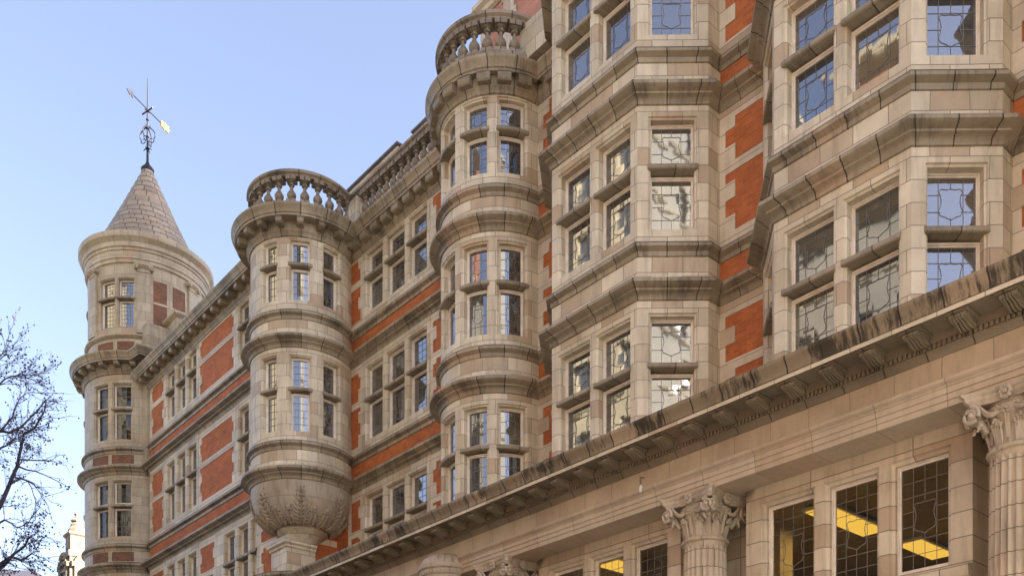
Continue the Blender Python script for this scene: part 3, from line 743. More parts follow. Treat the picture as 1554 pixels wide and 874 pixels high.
# roofs that close the building
mb = MB()
for (x0, x1, y0, y1, z) in ((-41.5, WR, Yl + .1, 26, 18.9), (WR, 2.5, Yw + .12, 26, 18.92)):
    mb.box(x0, x1, y0, y1, z, z + .1)

mb.lathe([(0, 18.9), (1.5, 18.9)], Cc, 32); mb.lathe([(0, 18.9), (1.5, 18.9)], Dc, 32); mb.lathe([(0, 19.4), (2.4, 19.4)], Ec, 32)
for (x0, x1, y0, y1, z0, z1) in ((-41.4, -41.3, 17.5, 26, GZ, 19), (2.4, 2.5, Yw + .02, 26, GZ, 21), (-41.3, 2.4, 26, 26.1, GZ, 21)): mb.box(x0, x1, y0, y1, z0, z1)
part(mb, 'roof', 'leadroof')
mb = MB(); mb.box(-17.5, 24, 17.2, 40, 19.2, 44.8); part(mb, 'sun_blocker', 'brick_brown', label='tall unseen block added to keep the sun off the facade and turret')  # unseen mass added behind the bays so facade, oriel and turret stay shaded

# ------------------------------------------------------------------ parapets and balustrades
BP = [(0, 0), (.12, 0), (.12, .09), (.075, .10), (.062, .125), (.085, .15), (.128, .205), (.140, .26), (.128, .315), (.085, .37), (.055, .43), (.045, .49), (.048, .53), (.088, .545), (.092, .565), (.088, .585), (.050, .60), (.056, .625), (.085, .645), (.115, .66), (.12, .68), (.12, .785), (0, .785)]
def baluster_mesh():
    mb = MB(); mb.lathe(BP, (0, 0), 14)
    mb.box(-.14, .14, -.14, .14, -.002, .09); mb.box(-.15, .15, -.15, .15, .675, .787)
    o = mb.build('baluster', 'sooty', None, smooth=40); return o
b0 = baluster_mesh(); b_used = [False]
def baluster(x, y, z, rot, parent):
    if not b_used[0]: o = b0; b_used[0] = True
    else: o = b0.copy(); COL.objects.link(o)
    o.parent = parent; o.location = (x, y, z); o.rotation_euler = (0, 0, rot)
BZ0 = 18.97
def balustrade(path, name='balustrade'):
    mb = MB()
    mb.sweep(path, [(-.17, BZ0 - .1), (.20, BZ0 - .1), (.20, BZ0 + .20), (.17, BZ0 + .235), (-.15, BZ0 + .235), (-.15, BZ0 - .1)])
    z = BZ0 + 1.01
    mb.sweep(path, [(-.12, z), (.12, z), (.14, z + .02), (.14, z + .04), (.18, z + .07), (.20, z + .085), (.20, z + .16), (.16, z + .195), (-.17, z + .195), (-.18, z + .08), (-.12, z)])
    return part(mb, name, 'sooty', smooth=40)
bd = balustrade(arcpts(Dc, 1.50, -30, 139))
for k in range(-2, 9):
    a = radians(5 + 14.8 * k)
    if radians(-28) < a < radians(128): baluster(Dc[0] + 1.5 * sin(a), Dc[1] - 1.5 * cos(a), BZ0 + .23, a, bd)
bc = balustrade([(-26.35, Yw - .06), (-20.6, Yw - .06)])
x = -25.62
while x < -20.8: baluster(x, Yw - .06, BZ0 + .23, 0, bc); x += .385
mb = MB(); mb.box(-26.45, -25.85, Yw - .25, Yw + .12, BZ0 + .2, BZ0 + .945); mb.build('pedestal', 'ashlar', bc)
bb = balustrade(arcpts(Cc, 1.46, -75, 90) + [(Cc[0] + 1.46, Yw + .3), ])
for k in range(-6, 7):
    a = radians(-1.0 + 13.1 * k)
    if -72 < math.degrees(a) < 82: baluster(Cc[0] + 1.46 * sin(a), Cc[1] - 1.46 * cos(a), BZ0 + .23, a, bb)
mb = MB(); mb.box(-17.95, -17.0, Yw - .45, Yw + .1, BZ0 + .1, BZ0 + 1.0); mb.build('pedestal', 'ashlar', bb)
mb = MB()                                        # low pierced parapet of the left wing
P = [(WL + .1, 17.0), (WL + .1, Yl + .05), (xD1 + .2, Yl + .05)]
mb.sweep(P, [(-.2, BZ0 - .1), (.08, BZ0 - .1), (.08, BZ0 + .10), (.04, BZ0 + .12), (-.2, BZ0 + .12)])
mb.sweep(P, [(-.2, BZ0 + .30), (.04, BZ0 + .30), (.09, BZ0 + .34), (.09, BZ0 + .44), (.0, BZ0 + .48), (-.2, BZ0 + .48)])
x = WL + .2
while x < xD1 + .1: mb.box(x, x + .13, Yl - .01, Yl + .2, BZ0 + .1, BZ0 + .31); x += .27
for x in (-38.9, -33.2): mb.box(x - .55, x + .55, Yl - .10, Yl + .25, BZ0 - .1, BZ0 + .56)
part(mb, 'parapet', 'mould')

# attic blocks and the chimney behind the balustrade
def attic(x0, x1, y0, z0, z1):
    mb = MB(); mb.box(x0, x1, y0, y0 + 1.6, z0, z1)
    mb.sweep([(x0, y0 + 1.6), (x0, y0), (x1, y0), (x1, y0 + 1.6)], [(0, z1 - .5), (.03, z1 - .48), (.03, z1 - .42), (0, z1 - .40)], caps=False)
    o = part(mb, 'attic', 'band')
    cb = MB(); cb.sweep([(x0, y0 + 1.6), (x0, y0), (x1, y0), (x1, y0 + 1.6)], [(0, z1 - .04), (.08, z1 - .02), (.08, z1 + .04), (-.2, z1 + .06)]); cb.q([(x0, y0, z1 + .055), (x1, y0, z1 + .055), (x1, y0 + 1.6, z1 + .055), (x0, y0 + 1.6, z1 + .055)])
    cb.build('coping', 'leadroof', o)
attic(-29.6, -26.35, 17.5, 18.9, 22.62); attic(-25.4, -22.9, 17.5, 18.9, 22.5)
ch = MB(); ch.box(-23.8, -20.6, 19.0, 21.0, 18.9, 30.5)
chim = ch.build('chimney', 'brick_pink', root)
qd = MB()
for a, b in ((-23.86, -23.55), (-22.75, -22.25), (-20.9, -20.55)):
    for k in range(26):
        w = .10 if k % 2 else 0
        qd.box(a - (w if a != -23.86 else 0), b + (w if b != -20.55 else 0), 18.95, 19.2, 19 + .45 * k, 19 + .45 * k + .449)
qd.box(-20.85, -20.55, 18.96, 21.0, 19, 30.5)
qd.sweep([(-23.8, 21.), (-23.8, 18.98), (-20.6, 18.98), (-20.6, 21.)], [(0, 25.9), (.1, 25.95), (.14, 26.05), (.25, 26.12), (.25, 26.25), (0, 26.35)])
qd.build('stone_dressing', 'band', chim)

# ------------------------------------------------------------------ entablature over the colonnade
Yf, Yc, Yp, Yn = 14.35, 14.75, 15.00, 15.55      # frieze, column axis, window piers, niche wall
AZ = 6.60                                        # underside of the architrave
X0, X1 = -27.6, 2.5
EP = [(X0, Yf), (X1, Yf)]
ent = MB(); ent.sweep(EP, [(-.9, AZ), (0, AZ), (0, AZ + .095), (.018, AZ + .10), (.018, AZ + .19), (.036, AZ + .195), (.036, AZ + .285), (.05, AZ + .29), (.055, AZ + .315), (.10, AZ + .345), (.115, AZ + .375), (.115, AZ + .40), (.0, AZ + .42)])
entab = part(ent, 'entablature', 'fascia', smooth=30)
mb = MB(); mb.sweep(EP, [(0, AZ + .40), (0, AZ + .80)]); mb.build('frieze', 'frieze', entab)
mb = MB(); mb.sweep(EP, [(0, 7.385), (.02, 7.39), (.03, 7.42), (.07, 7.46), (.095, 7.475), (.095, 7.50), (.085, 7.505), (.085, 7.575), (.13, 7.58), (.13, 7.715), (.58, 7.715), (.58, 7.70), (.60, 7.70), (.60, 7.703)], caps=False)
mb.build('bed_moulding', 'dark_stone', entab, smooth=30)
mb = MB()
x = X0 + .02
while x < X1 - .05: mb.box(x, x + .045, Yf - .128, Yf - .08, 7.506, 7.574); x += .078
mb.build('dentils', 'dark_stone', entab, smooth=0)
mb = MB(); mb.sweep(EP, [(.60, 7.70), (.605, 7.702), (.605, 7.768), (.58, 7.775)], caps=False); mb.build('corona', 'band', entab)
mb = MB(); mb.sweep(EP, [(.58, 7.77), (.625, 7.775), (.63, 7.80), (.645, 7.86), (.69, 7.92), (.725, 7.965), (.73, 7.975), (.73, 8.03), (.70, 8.045), (0.3, 8.10), (-1.62, 8.15)])
mb.build('gutter_moulding', 'soot', entab, smooth=30)
def console(x):
    mb = MB(); w, d, zt = .25, .40, 7.713; y0 = Yf - .13
    pr = [(0, -.150), (.06, -.158), (.14, -.150), (.20, -.125), (.26, -.105), (.32, -.105), (.37, -.085), (.385, -.05), (.37, -.028)]
    P = lambda q, y, z: (x + q, y0 - y, zt + z)
    for (a, b), (c, e) in zip(pr[:-1], pr[1:]):
        mb.q([P(w / 2, a, b), P(-w / 2, a, b), P(-w / 2, c, e), P(w / 2, c, e)])
    for sg in (-1, 1):
        pts = [P(sg * w / 2, 0, -.03)] + [P(sg * w / 2, *q) for q in pr]; mb.q(pts if sg > 0 else pts[::-1])
    for g in (-.09, -.03, .03, .09):             # leaf ribs curling along the underside
        mb.tube([P(g * (1 - .4 * k / 8), *(pr[k][0], pr[k][1] - .006)) for k in range(9)], [.012, .02, .024, .022, .02, .024, .026, .02, .01], 5)
    for sg in (-1, 1):
        mb.tube([P(sg * (w / 2), .06 + .06 * cos(t), -.085 + .06 * sin(t)) for t in [k * .7 for k in range(9)]], .012, 4)
        mb.tube([P(sg * (w / 2), .31 + .042 * cos(t), -.06 + .042 * sin(t)) for t in [k * .7 for k in range(9)]], .010, 4)
    mb.box(x - w / 2 - .045, x + w / 2 + .045, y0 - .43, y0, zt - .034, zt - .012); mb.box(x - w / 2 - .025, x + w / 2 + .025, y0 - .41, y0, zt - .013, zt + .004)
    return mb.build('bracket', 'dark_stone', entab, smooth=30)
x = -9.22 - .716 * 25
while x < X1: console(x); x += .716

# columns ---------------------------------------------------------
COLX = [-5.84 + 5.82 * k for k in range(-3, 2)]
def flute(r, t, z):
    f = (t * 24 / (2 * pi)) % 1.0; g = min(1.0, abs(f - .5) / .40)
    return r - .034 * sqrt(max(0, 1 - g * g))
def make_column():
    mb = MB(); c = (0, 0)
    prof = [(.455, 0.2), (.45, 1.6), (.44, 3.2), (.42, 4.6), (.405, 5.55), (.402, 5.64)]
    mb.lathe(prof, c, 192, flute=flute)
    mb.lathe([(.372, 5.60), (.402, 5.66), (.406, 5.69), (.41, 5.70), (.45, 5.72), (.46, 5.745), (.45, 5.77), (.41, 5.79), (.395, 5.80)], c, 40)
    mb.lathe([(0, -1.6), (.62, -1.6), (.62, -.1), (.56, 0), (.58, .06), (.50, .12), (.49, .2), (.455, .22)], c, 40)
    sh = mb.build('column', 'shaft', None, smooth=28)
    kb = MB()
    bell = lambda r, t, z: r + .022 * abs(cos(8 * t)) * (1 - abs(z - 5.95) / .25 if abs(z - 5.95) < .25 else 0) + .010 * cos(32 * t) * (1 if z < 6.2 else 0)
    kb.lathe([(.36, 5.78), (.375, 5.86), (.385, 5.98), (.40, 6.10), (.43, 6.20), (.48, 6.29), (.50, 6.33), (.47, 6.36), (.43, 6.38), (.43, 6.44)], c, 96, flute=bell)
    for k in range(8):                           # acanthus leaves: ribs and curled tips
        t = 2 * pi * k / 8 + pi / 8; big = True
        P = lambda a, r, z: (r * sin(a), -r * cos(a), z)
        for j in (-2, -1, 0, 1, 2):
            da = j * .062; h = 6.17 - abs(j) * .035
            kb.tube([P(t + da * (1.0 + .3 * q), .385 + .02 * sin(q * 2) + (.075 * q ** 3), 5.80 + (h - 5.80) * q) for q in [m / 6 for m in range(7)]], [.016, .022, .026, .028, .028, .026, .018], 6)
            kb.ball(P(t + da * 1.35, .475 - abs(j) * .012, h - .015), .034, .034, .028, 7, 4)
            if abs(j) < 2: kb.ball(P(t + da * 1.2, .50 - abs(j) * .012, h - .055), .026, .026, .022, 6, 4)
        t2 = t + pi / 8
        for j in (-1, 0, 1):
            kb.tube([P(t2 + j * .045, .40 + .09 * q ** 2, 5.86 + (.42 - abs(j) * .05) * q) for q in [m / 5 for m in range(6)]], [.012, .018, .02, .02, .018, .012], 5)
            kb.ball(P(t2 + j * .06, .50, 6.27 - abs(j) * .05), .03, .03, .024, 6, 4)
    # abacus with hollowed sides and clipped horns
    def ab(R, hol, z):
        pts = []
        for k in range(4):
            a = k * pi / 2 - pi / 2
            for j in range(13):
                f = 1 - 2 * j / 12; y = R - hol * (1 - f * f) ; xx = f * (R - .05)
                pts.append((xx * cos(a) + y * cos(a + pi / 2), xx * sin(a) + y * sin(a + pi / 2), z))
        return pts
    lv = [(.545, .12, 6.42), (.56, .125, 6.455), (.585, .13, 6.475), (.60, .13, 6.505), (.60, .13, 6.535), (.63, .13, 6.56), (.64, .13, 6.598)]
    L = [ab(*q) for q in lv]
    for a, b in zip(L[:-1], L[1:]):
        for i in range(len(a)):
            j = (i + 1) % len(a); kb.q([a[i], a[j], b[j], b[i]])
    kb.q(L[0][::-1]); kb.q(L[-1])
    for k in range(4):                           # scrolls on each face, rosette in its middle
        a = k * pi / 2
        F = lambda u, o, z: (u * cos(a) + o * sin(a), u * sin(a) - o * cos(a), z)
        for sg in (-1, 1):
            cx_, cz_ = .475, 6.27
            sp = []; rr = []
            for m in range(34):
                th = m * .38; R = .132 * (1 - th / 15.0)
                sp.append(F(sg * (cx_ - R * sin(th)), .565, cz_ + R * cos(th))); rr.append(.034 - .017 * m / 33)
            kb.tube(sp, rr, 6)
            kb.tube([F(sg * cx_, .40, cz_), F(sg * cx_, .505, cz_)], .112, 16)
            kb.ball(F(sg * cx_, .575, cz_), .042, .042, .042, 8, 5)
            # cauliculus running from the middle of the face up to the scroll
            kb.tube([F(sg * (.09 + .30 * q), .44 + .06 * q, 6.30 + .10 * q - .16 * sin(pi * q) * .7) for q in [m / 8 for m in range(9)]], [.028 + .014 * sin(pi * m / 8) for m in range(9)], 6)
            sp = [F(sg * (.12 + .05 * (1 - m / 14) * sin(m * .6)), .47, 6.30 + .05 * (1 - m / 14) * cos(m * .6)) for m in range(14)]; kb.tube(sp, .015, 5)
            for m in range(3): kb.ball(F(sg * (.36 + .02 * m), .50, 6.12 - .035 * m), .035 - .006 * m, None, None, 6, 4)
        for m in range(9):
            th = m * 2 * pi / 8; R = .07 if m < 8 else 0
            kb.ball(F(R * sin(th), .515 + (.03 if m == 8 else 0), 6.49 + R * cos(th)), .042, .042, .042, 7, 4)
    # rolled band joining the two scrolls of each corner
    for k in range(4):
        a = k * pi / 2 + pi / 4
        F = lambda u, o, z: (u * cos(a) + o * sin(a), u * sin(a) - o * cos(a), z)
        kb.tube([F(0, .46 + .14 * q, 6.04 + .16 * q) for q in (0, .5, 1)], [.05, .06, .07], 8)
        kb.ball(F(0, .585, 6.12), .034, .034, .04, 8, 5)
    kb.build('capital', 'carved', sh, smooth=40)
    sh.parent = root
    return sh
c0 = make_column()
for i, x in enumerate(COLX):
    c = c0
    if i:
        c = c0.copy(); COL.objects.link(c)
        for ch_ in c0.children: d = ch_.copy(); COL.objects.link(d); d.parent = c
    c.location = Vector((x, Yc, 0)) - root.location; c.rotation_euler = (0, 0, 0)

# windows between the columns --------------------------------------
S_p, S_n = XP(Yp), XP(Yn)
mb = MB(); HZ, SZ = 6.30, 4.40
for i, x in enumerate(COLX[:-1] + [COLX[-1]]):
    if i == len(COLX) - 1: break
    c = (x + COLX[i + 1]) / 2
    x0, x1 = c - 2.14, c + 2.10
    sp = [(c - 1.80, c - .68), (c - .50, c + .54), (c + .72, c + 1.76)]
    wall(mb, S_p, x0, x1, GZ, AZ + .01, [(a, b, SZ, HZ) for a, b in sp], 0, depth=.30, rnd=.07)
    wall(mb, Plane((x0, Yn), (x0, Yp)), 0, Yn - Yp, GZ, AZ + .01); wall(mb, Plane((x1, Yp), (x1, Yn)), 0, Yn - Yp, GZ, AZ + .01)
    for a, b in sp: window(S_p, (a, b, SZ, HZ), root, style='shield', clear=True, depth=.15, cols=4, rows=7, lw=.014, fw=1.5)
    mb.sweep([(x0, Yp), (x1, Yp)], [(0, 4.0), (.06, 4.02), (.08, 4.1), (.14, 4.16), (.16, 4.3), (.12, 4.34), (0, 4.36)])
for i, x in enumerate(COLX): wall(mb, S_n, x - .9, x + .9, GZ, AZ + .01)
wall(mb, S_n, X0, COLX[0] - .85, GZ, AZ + .01)
part(mb, 'wall', 'pier', label='cream block wall with wide leaded windows between the columns')
mb = MB()                                        # the first-floor room
mb.q([(X0, 15.25, 6.46), (X1, 15.25, 6.46), (X1, 24, 6.46), (X0, 24, 6.46)]); mb.q([(X0, 15.25, 2.6), (X1, 15.25, 2.6), (X1, 24, 2.6), (X0, 24, 2.6)])
mb.q([(X0, 22.5, 2.6), (X1, 22.5, 2.6), (X1, 22.5, 6.46), (X0, 22.5, 6.46)])
for x in (X0, -14.6, X1): mb.q([(x, 15.6, 2.6), (x, 24, 2.6), (x, 24, 6.46), (x, 15.6, 6.46)])
for x, y in ((-11.3, 16.6), (-8.0, 20), (-12.5, 20), (-5.2, 17.2)): mb.box(x - .22, x + .22, y - .22, y + .22, 2.6, 6.46)
part(mb, 'room', 'interior')
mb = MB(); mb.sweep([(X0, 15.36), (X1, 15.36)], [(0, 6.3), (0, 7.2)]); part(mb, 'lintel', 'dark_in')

# shell hood over a doorway in the lower storey --------------------
hb = MB(); hc = (-19.45, Yf)
fl_ = lambda r, t, z: r * (1 - .055 * abs(sin(11 * t)))
hb.lathe([(.66 * cos(k * pi / 20), 6.80 + .40 * sin(k * pi / 20)) for k in range(11)], hc, 132, a0=-pi / 2, a1=pi / 2, flute=fl_)
P = arcpts(hc, .60, -90, 90, 24)
hb.sweep(P, [(-.58, 6.40), (-.02, 6.40), (0, 6.46), (.0, 6.56), (.035, 6.60), (.045, 6.66), (.05, 6.70), (.09, 6.73), (.10, 6.79), (.10, 6.82), (.06, 6.83), (-.58, 6.83)])
for k in range(21):
    a = radians(-88 + 8.8 * k); hb.ball((hc[0] + .63 * sin(a), hc[1] - .63 * cos(a), 6.655), .03, .03, .045, 7, 4)
hb.sweep(arcpts(hc, .48, -90, 90, 20), [(-.4, 5.2), (0, 5.2), (0, 6.42)])
part(hb, 'shell_hood', 'carved', smooth=30)

# ------------------------------------------------------------------ small things on and in the building
def at(px, py, d):                               # point seen at photo position px,py at distance d along the view
    u = (px - 820.0) / 1467.0; r = u * d; c, s = cos(radians(CAM_ANG)), sin(radians(CAM_ANG))
    return Vector((-c * d + s * r, s * d + c * r, (1280.0 - py) * d / 1467.0))
def ceiling_light(x, y, w, l, z, label):
    t = empty('ceiling_light'); t.location = (x, y, z); tag(t, label, 'ceiling light', 'yellow ceiling lights behind the first floor windows')
    f = MB(); f.box(x - w / 2 - .05, x + w / 2 + .05, y - l / 2 - .05, y + l / 2 + .05, z - .01, z + .05); f.build('housing', 'white', t)
    d = MB(); d.box(x - w / 2, x + w / 2, y - l / 2, y + l / 2, z - .035, z - .012); d.build('diffuser', 'lamp', t)
    al = bpy.data.lights.new('ceiling_lamp', 'AREA'); al.shape = 'RECTANGLE'; al.size = w; al.size_y = l; al.energy = 6.5; al.color = (1.0, 0.72, 0.30)
    ao = bpy.data.objects.new('ceiling_lamp', al); COL.objects.link(ao); ao.parent = t; ao.location = (0, 0, -.06)
ceiling_light(-10.1, 17.2, .5, 2.1, 6.36, 'yellow ceiling light seen through the left and middle panes right of the fluted column')
ceiling_light(-9.95, 20.2, .5, 1.5, 6.38, 'yellow ceiling light low in the right pane beside the far right pier')
ceiling_light(-15.3, 16.6, .6, 1.5, 6.40, 'yellow ceiling light in the window left of the middle fluted column')
lt = empty('wall_lamp'); p = Vector((-12.86, Yf - .10, 7.10)); lt.location = p; tag(lt, 'tiny white drop lamp hanging on the plain frieze above the middle column', 'lamp')
b = MB(); b.lathe([(0, 6.92), (.035, 6.95), (.045, 7.0), (.03, 7.06), (.012, 7.09), (0, 7.09)], (p.x, p.y), 10); b.build('shade', 'white', lt)
b = MB(); b.tube([(p.x, p.y, 7.08), (p.x, p.y, 7.24), (p.x, Yf + .0, 7.25)], .009, 6); b.build('arm', 'iron', lt)

def curtain(c, az0, az1, z0, z1, R, label, mat='curtain'):
    mb = MB(); n = 26
    pts = [(c[0] + (R + .035 * sin(k * 1.3)) * sin(radians(az0 + (az1 - az0) * k / n)), c[1] - (R + .035 * sin(k * 1.3)) * cos(radians(az0 + (az1 - az0) * k / n))) for k in range(n + 1)]
    mb.sweep(pts, [(0, z0), (0, z1)], caps=False); o = mb.build('curtain', mat); tag(o, label, 'curtain', 'curtains behind the turret windows'); return o
M['curtain_gold'] = plain('golden curtain', (0.42, 0.29, 0.10), 0.9)
curtain(Ec, 15, 30, 12.5, 14.6, 2.02, 'pale curtain in the left light of the lower turret window')
curtain(Ec, 40, 53, 12.5, 13.55, 2.02, 'pale grey curtain in the right light of the lower turret window')
curtain(Ec, 15, 32, 16.4, 18.5, 2.02, 'pale curtain in the left light of the turret window under the bracketed cornice')
curtain(Ec, 38, 47, 16.4, 18.5, 2.02, 'pale curtain at the left of the right light under the bracketed cornice')
curtain(Ec, 49, 54, 16.4, 17.5, 2.02, 'golden curtain at the right edge of the turret window under the bracketed cornice', 'curtain_gold')

# weather vane -----------------------------------------------------
VZ = 29.15
vane = empty('weather_vane'); vane.location = (Ec[0], Ec[1], VZ)
tag(vane, 'black iron weather vane with gilded tail on the conical turret roof', 'weather vane')
e = lambda x, y, z: (Ec[0] + x, Ec[1] + y, z)
b = MB(); b.tube([e(0, 0, VZ - .05), e(0, 0, 30.2), e(0, 0, 31.4), e(0, 0, 32.75)], [.055, .04, .03, .014], 8)
for z, r in ((29.75, .09), (30.25, .08), (30.62, .085), (30.98, .07), (31.35, .075)): b.ball(e(0, 0, z), r, r, r * .8, 8, 5)
b.build('pole', 'iron', vane)
b = MB()
for k in range(4):
    a = k * pi / 2 + radians(40); ux, uy = cos(a), sin(a)
    sp = []
    for m in range(26):
        t = m / 25
        if t < .55: q = t / .55; r = .05 + .30 * sin(q * pi * .80); z = 30.68 - .62 * q
        else: q = (t - .55) / .45; th = q * 5.2; R = .15 * (1 - .75 * q); r = .205 - .02 + R * cos(th + .3) * .9 ; z = 30.06 - .0 + .05 - R * sin(th + .3)
        sp.append(e(ux * r, uy * r, z))
    b.tube(sp, [.026 - .012 * m / 25 for m in range(26)], 5)
    b.tube([e(ux * (.03 + .16 * q), uy * (.03 + .16 * q), 29.62 + .16 * q - .2 * q * q + .08) for q in [m / 6 for m in range(7)]], [.022, .022, .02, .02, .018, .015, .01], 5)
    b.tube([e(ux * (.02 + .13 * q), uy * (.02 + .13 * q), 30.55 + .18 * q) for q in (0, .5, 1)], [.02, .018, .006], 5)
b.build('scrollwork', 'iron', vane)
b = MB(); a = radians(15); b.tube([e(-.36 * cos(a), -.36 * sin(a), 31.36), e(.36 * cos(a), .36 * sin(a), 31.36)], .032, 6); a += pi / 2
b.tube([e(-.12 * cos(a), -.12 * sin(a), 31.36), e(.12 * cos(a), .12 * sin(a), 31.36)], .032, 6); b.build('cardinal_arms', 'iron', vane)
dx, dy = -.485, .875
b = MB(); b.tube([e(-1.0 * dx, -1.0 * dy, 31.42), e(.9 * dx, .9 * dy, 31.42)], .022, 6)
def plate(mb, pts, th, mi=0):                    # upright plate along the arrow: (t, z) outline with real thickness
    nx, ny = -dy * th / 2, dx * th / 2
    A = [e(t * dx + nx, t * dy + ny, z) for t, z in pts]; B = [e(t * dx - nx, t * dy - ny, z) for t, z in pts]
    mb.q(A); mb.q(B[::-1])
    for i in range(len(pts)): j = (i + 1) % len(pts); mb.q([A[i], B[i], B[j], A[j]])
plate(b, [(-1.22, 31.42), (-1.02, 31.56), (-.98, 31.47), (-.86, 31.60), (-.84, 31.45), (-.84, 31.39), (-.88, 31.26), (-.99, 31.37), (-1.03, 31.28)], .03)
b.build('arrow', 'iron', vane)
b = MB(); plate(b, [(.80, 31.45), (.86, 31.56), (.98, 31.53), (1.06, 31.60), (1.18, 31.55), (1.32, 31.60), (1.24, 31.49), (1.38, 31.44), (1.24, 31.39), (1.30, 31.28), (1.12, 31.32), (1.02, 31.26), (.92, 31.32), (.84, 31.30)], .05)
b.ball(e(.98 * dx, .98 * dy, 31.43), .08, .08, .10, 8, 6); b.build('tail', 'gold', vane)

# ------------------------------------------------------------------ beyond the building
def belfry():
    ck = at(106, 800, 60); x, y = ck.x - 1.05, ck.y + 1.05
    t = empty('belfry'); t.location = (x, y, GZ);  tag(t, 'small sunlit cream stone belfry with stepped cap behind the corner turret', 'belfry')
    b = MB(); w = 1.05
    sx, sy = x, y
    b.box(sx - w, sx + w, sy - w, sy + w, GZ, 18.0)
    P = lambda h, z0=0: [(sx - h, sy - h), (sx + h, sy - h), (sx + h, sy + h), (sx - h, sy + h)]
    sq = lambda h, prof: b.sweep(P(h), prof, True)
    b.build('body', 'belfry', t)
    b = MB()
    # arched louvre openings with rounded hoods on the two visible faces
    for f in range(2):
        F = (lambda u, o, z: (sx + u, sy - w - o, z)) if f == 0 else (lambda u, o, z: (sx + w + o, sy + u, z))
        for s_ in (-1, 1): b.tube([F(s_ * .72, .06, 13.75), F(s_ * .72, .06, 17.45)], .14, 8)
        b.tube([F(.72 * cos(q), .08, 17.45 + .72 * sin(q)) for q in [pi * k / 14 for k in range(15)]], .15, 8)
        for s_ in (-1, 1): b.tube([F(s_ * .84, .04, 17.25), F(s_ * .84, .04, 17.55)], .2, 8)
    b.build('arch_hood', 'belfry', t)
    b = MB()
    F = lambda u, o, z: (sx + u, sy - w - o, z)
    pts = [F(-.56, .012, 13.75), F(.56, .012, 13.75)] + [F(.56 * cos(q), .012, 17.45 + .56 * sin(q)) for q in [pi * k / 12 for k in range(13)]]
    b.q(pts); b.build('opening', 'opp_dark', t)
    b = MB()
    for k in range(8): b.box(sx - .5, sx + .5, sy - w - .1, sy - w - .02, 14.05 + .5 * k, 14.05 + .5 * k + .2)
    b.build('louvre', 'belfry', t)
    b = MB(); sx, sy = ck.x - .58, ck.y + .58
    h = .76
    for z0, z1, hh in ((17.9, 18.25, .66), (18.25, 19.25, .52)): b.box(sx - hh, sx + hh, sy - hh, sy + hh, z0, z1)
    b.sweep([(sx - .52, sy - .52), (sx + .52, sy - .52), (sx + .52, sy + .52), (sx - .52, sy + .52)], [(0, 19.2), (.06, 19.26), (.12, 19.32), (.12, 19.42), (-.1, 19.5)], True)
    prof = [(.80, 19.45), (.62, 19.7), (.60, 19.85), (.44, 20.05), (.42, 20.2), (.30, 20.32), (.40, 20.4), (.40, 20.47), (.16, 20.6), (.12, 20.75), (.19, 20.88), (.12, 21.02), (0, 21.08)]
    b.lathe([(r * .86, z - .15) for r, z in prof], (sx, sy), 8, a0=pi / 8, a1=2 * pi + pi / 8)
    b.build('lantern', 'belfry', t, smooth=0)
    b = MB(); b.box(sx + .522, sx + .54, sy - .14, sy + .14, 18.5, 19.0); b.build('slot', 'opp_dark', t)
belfry()
def far_house():
    c = at(52, 878, 88); t = empty('house'); t.location = (c.x, c.y, GZ); tag(t, 'dark slate roof of a distant house beneath the bare tree', 'house')
    u = Vector((sin(radians(42)), cos(radians(42)), 0)); v = Vector((-u.y, u.x, 0)); z0 = 22.2
    Q = lambda a, b_, z: tuple(Vector((c.x, c.y, 0)) + u * a + v * b_ + Vector((0, 0, z)))
    b = MB()
    cs = [(-9, -4), (4.2, -4), (4.2, 6), (-9, 6)]
    for i in range(4):
        a_, b_ = cs[i], cs[(i + 1) % 4]; b.q([Q(*a_, GZ), Q(*b_, GZ), Q(*b_, z0), Q(*a_, z0)])
    b.build('wall', 'opp_brick', t)
    b = MB(); e_ = [(-9.4, -4.4), (4.6, -4.4), (4.6, 6.4), (-9.4, 6.4)]; r = [(-6, 1, z0 + 3.0), (-.6, 1, z0 + 3.0)]
    E_ = [Q(*k, z0 - .1) for k in e_]; R_ = [Q(*k) for k in r]
    b.q([E_[0], E_[1], R_[1], R_[0]]); b.q([E_[1], E_[2], R_[1]]); b.q([E_[2], E_[3], R_[0], R_[1]]); b.q([E_[3], E_[0], R_[0]]); b.q(E_[::-1])
    b.build('roof', 'slate', t)
far_house()

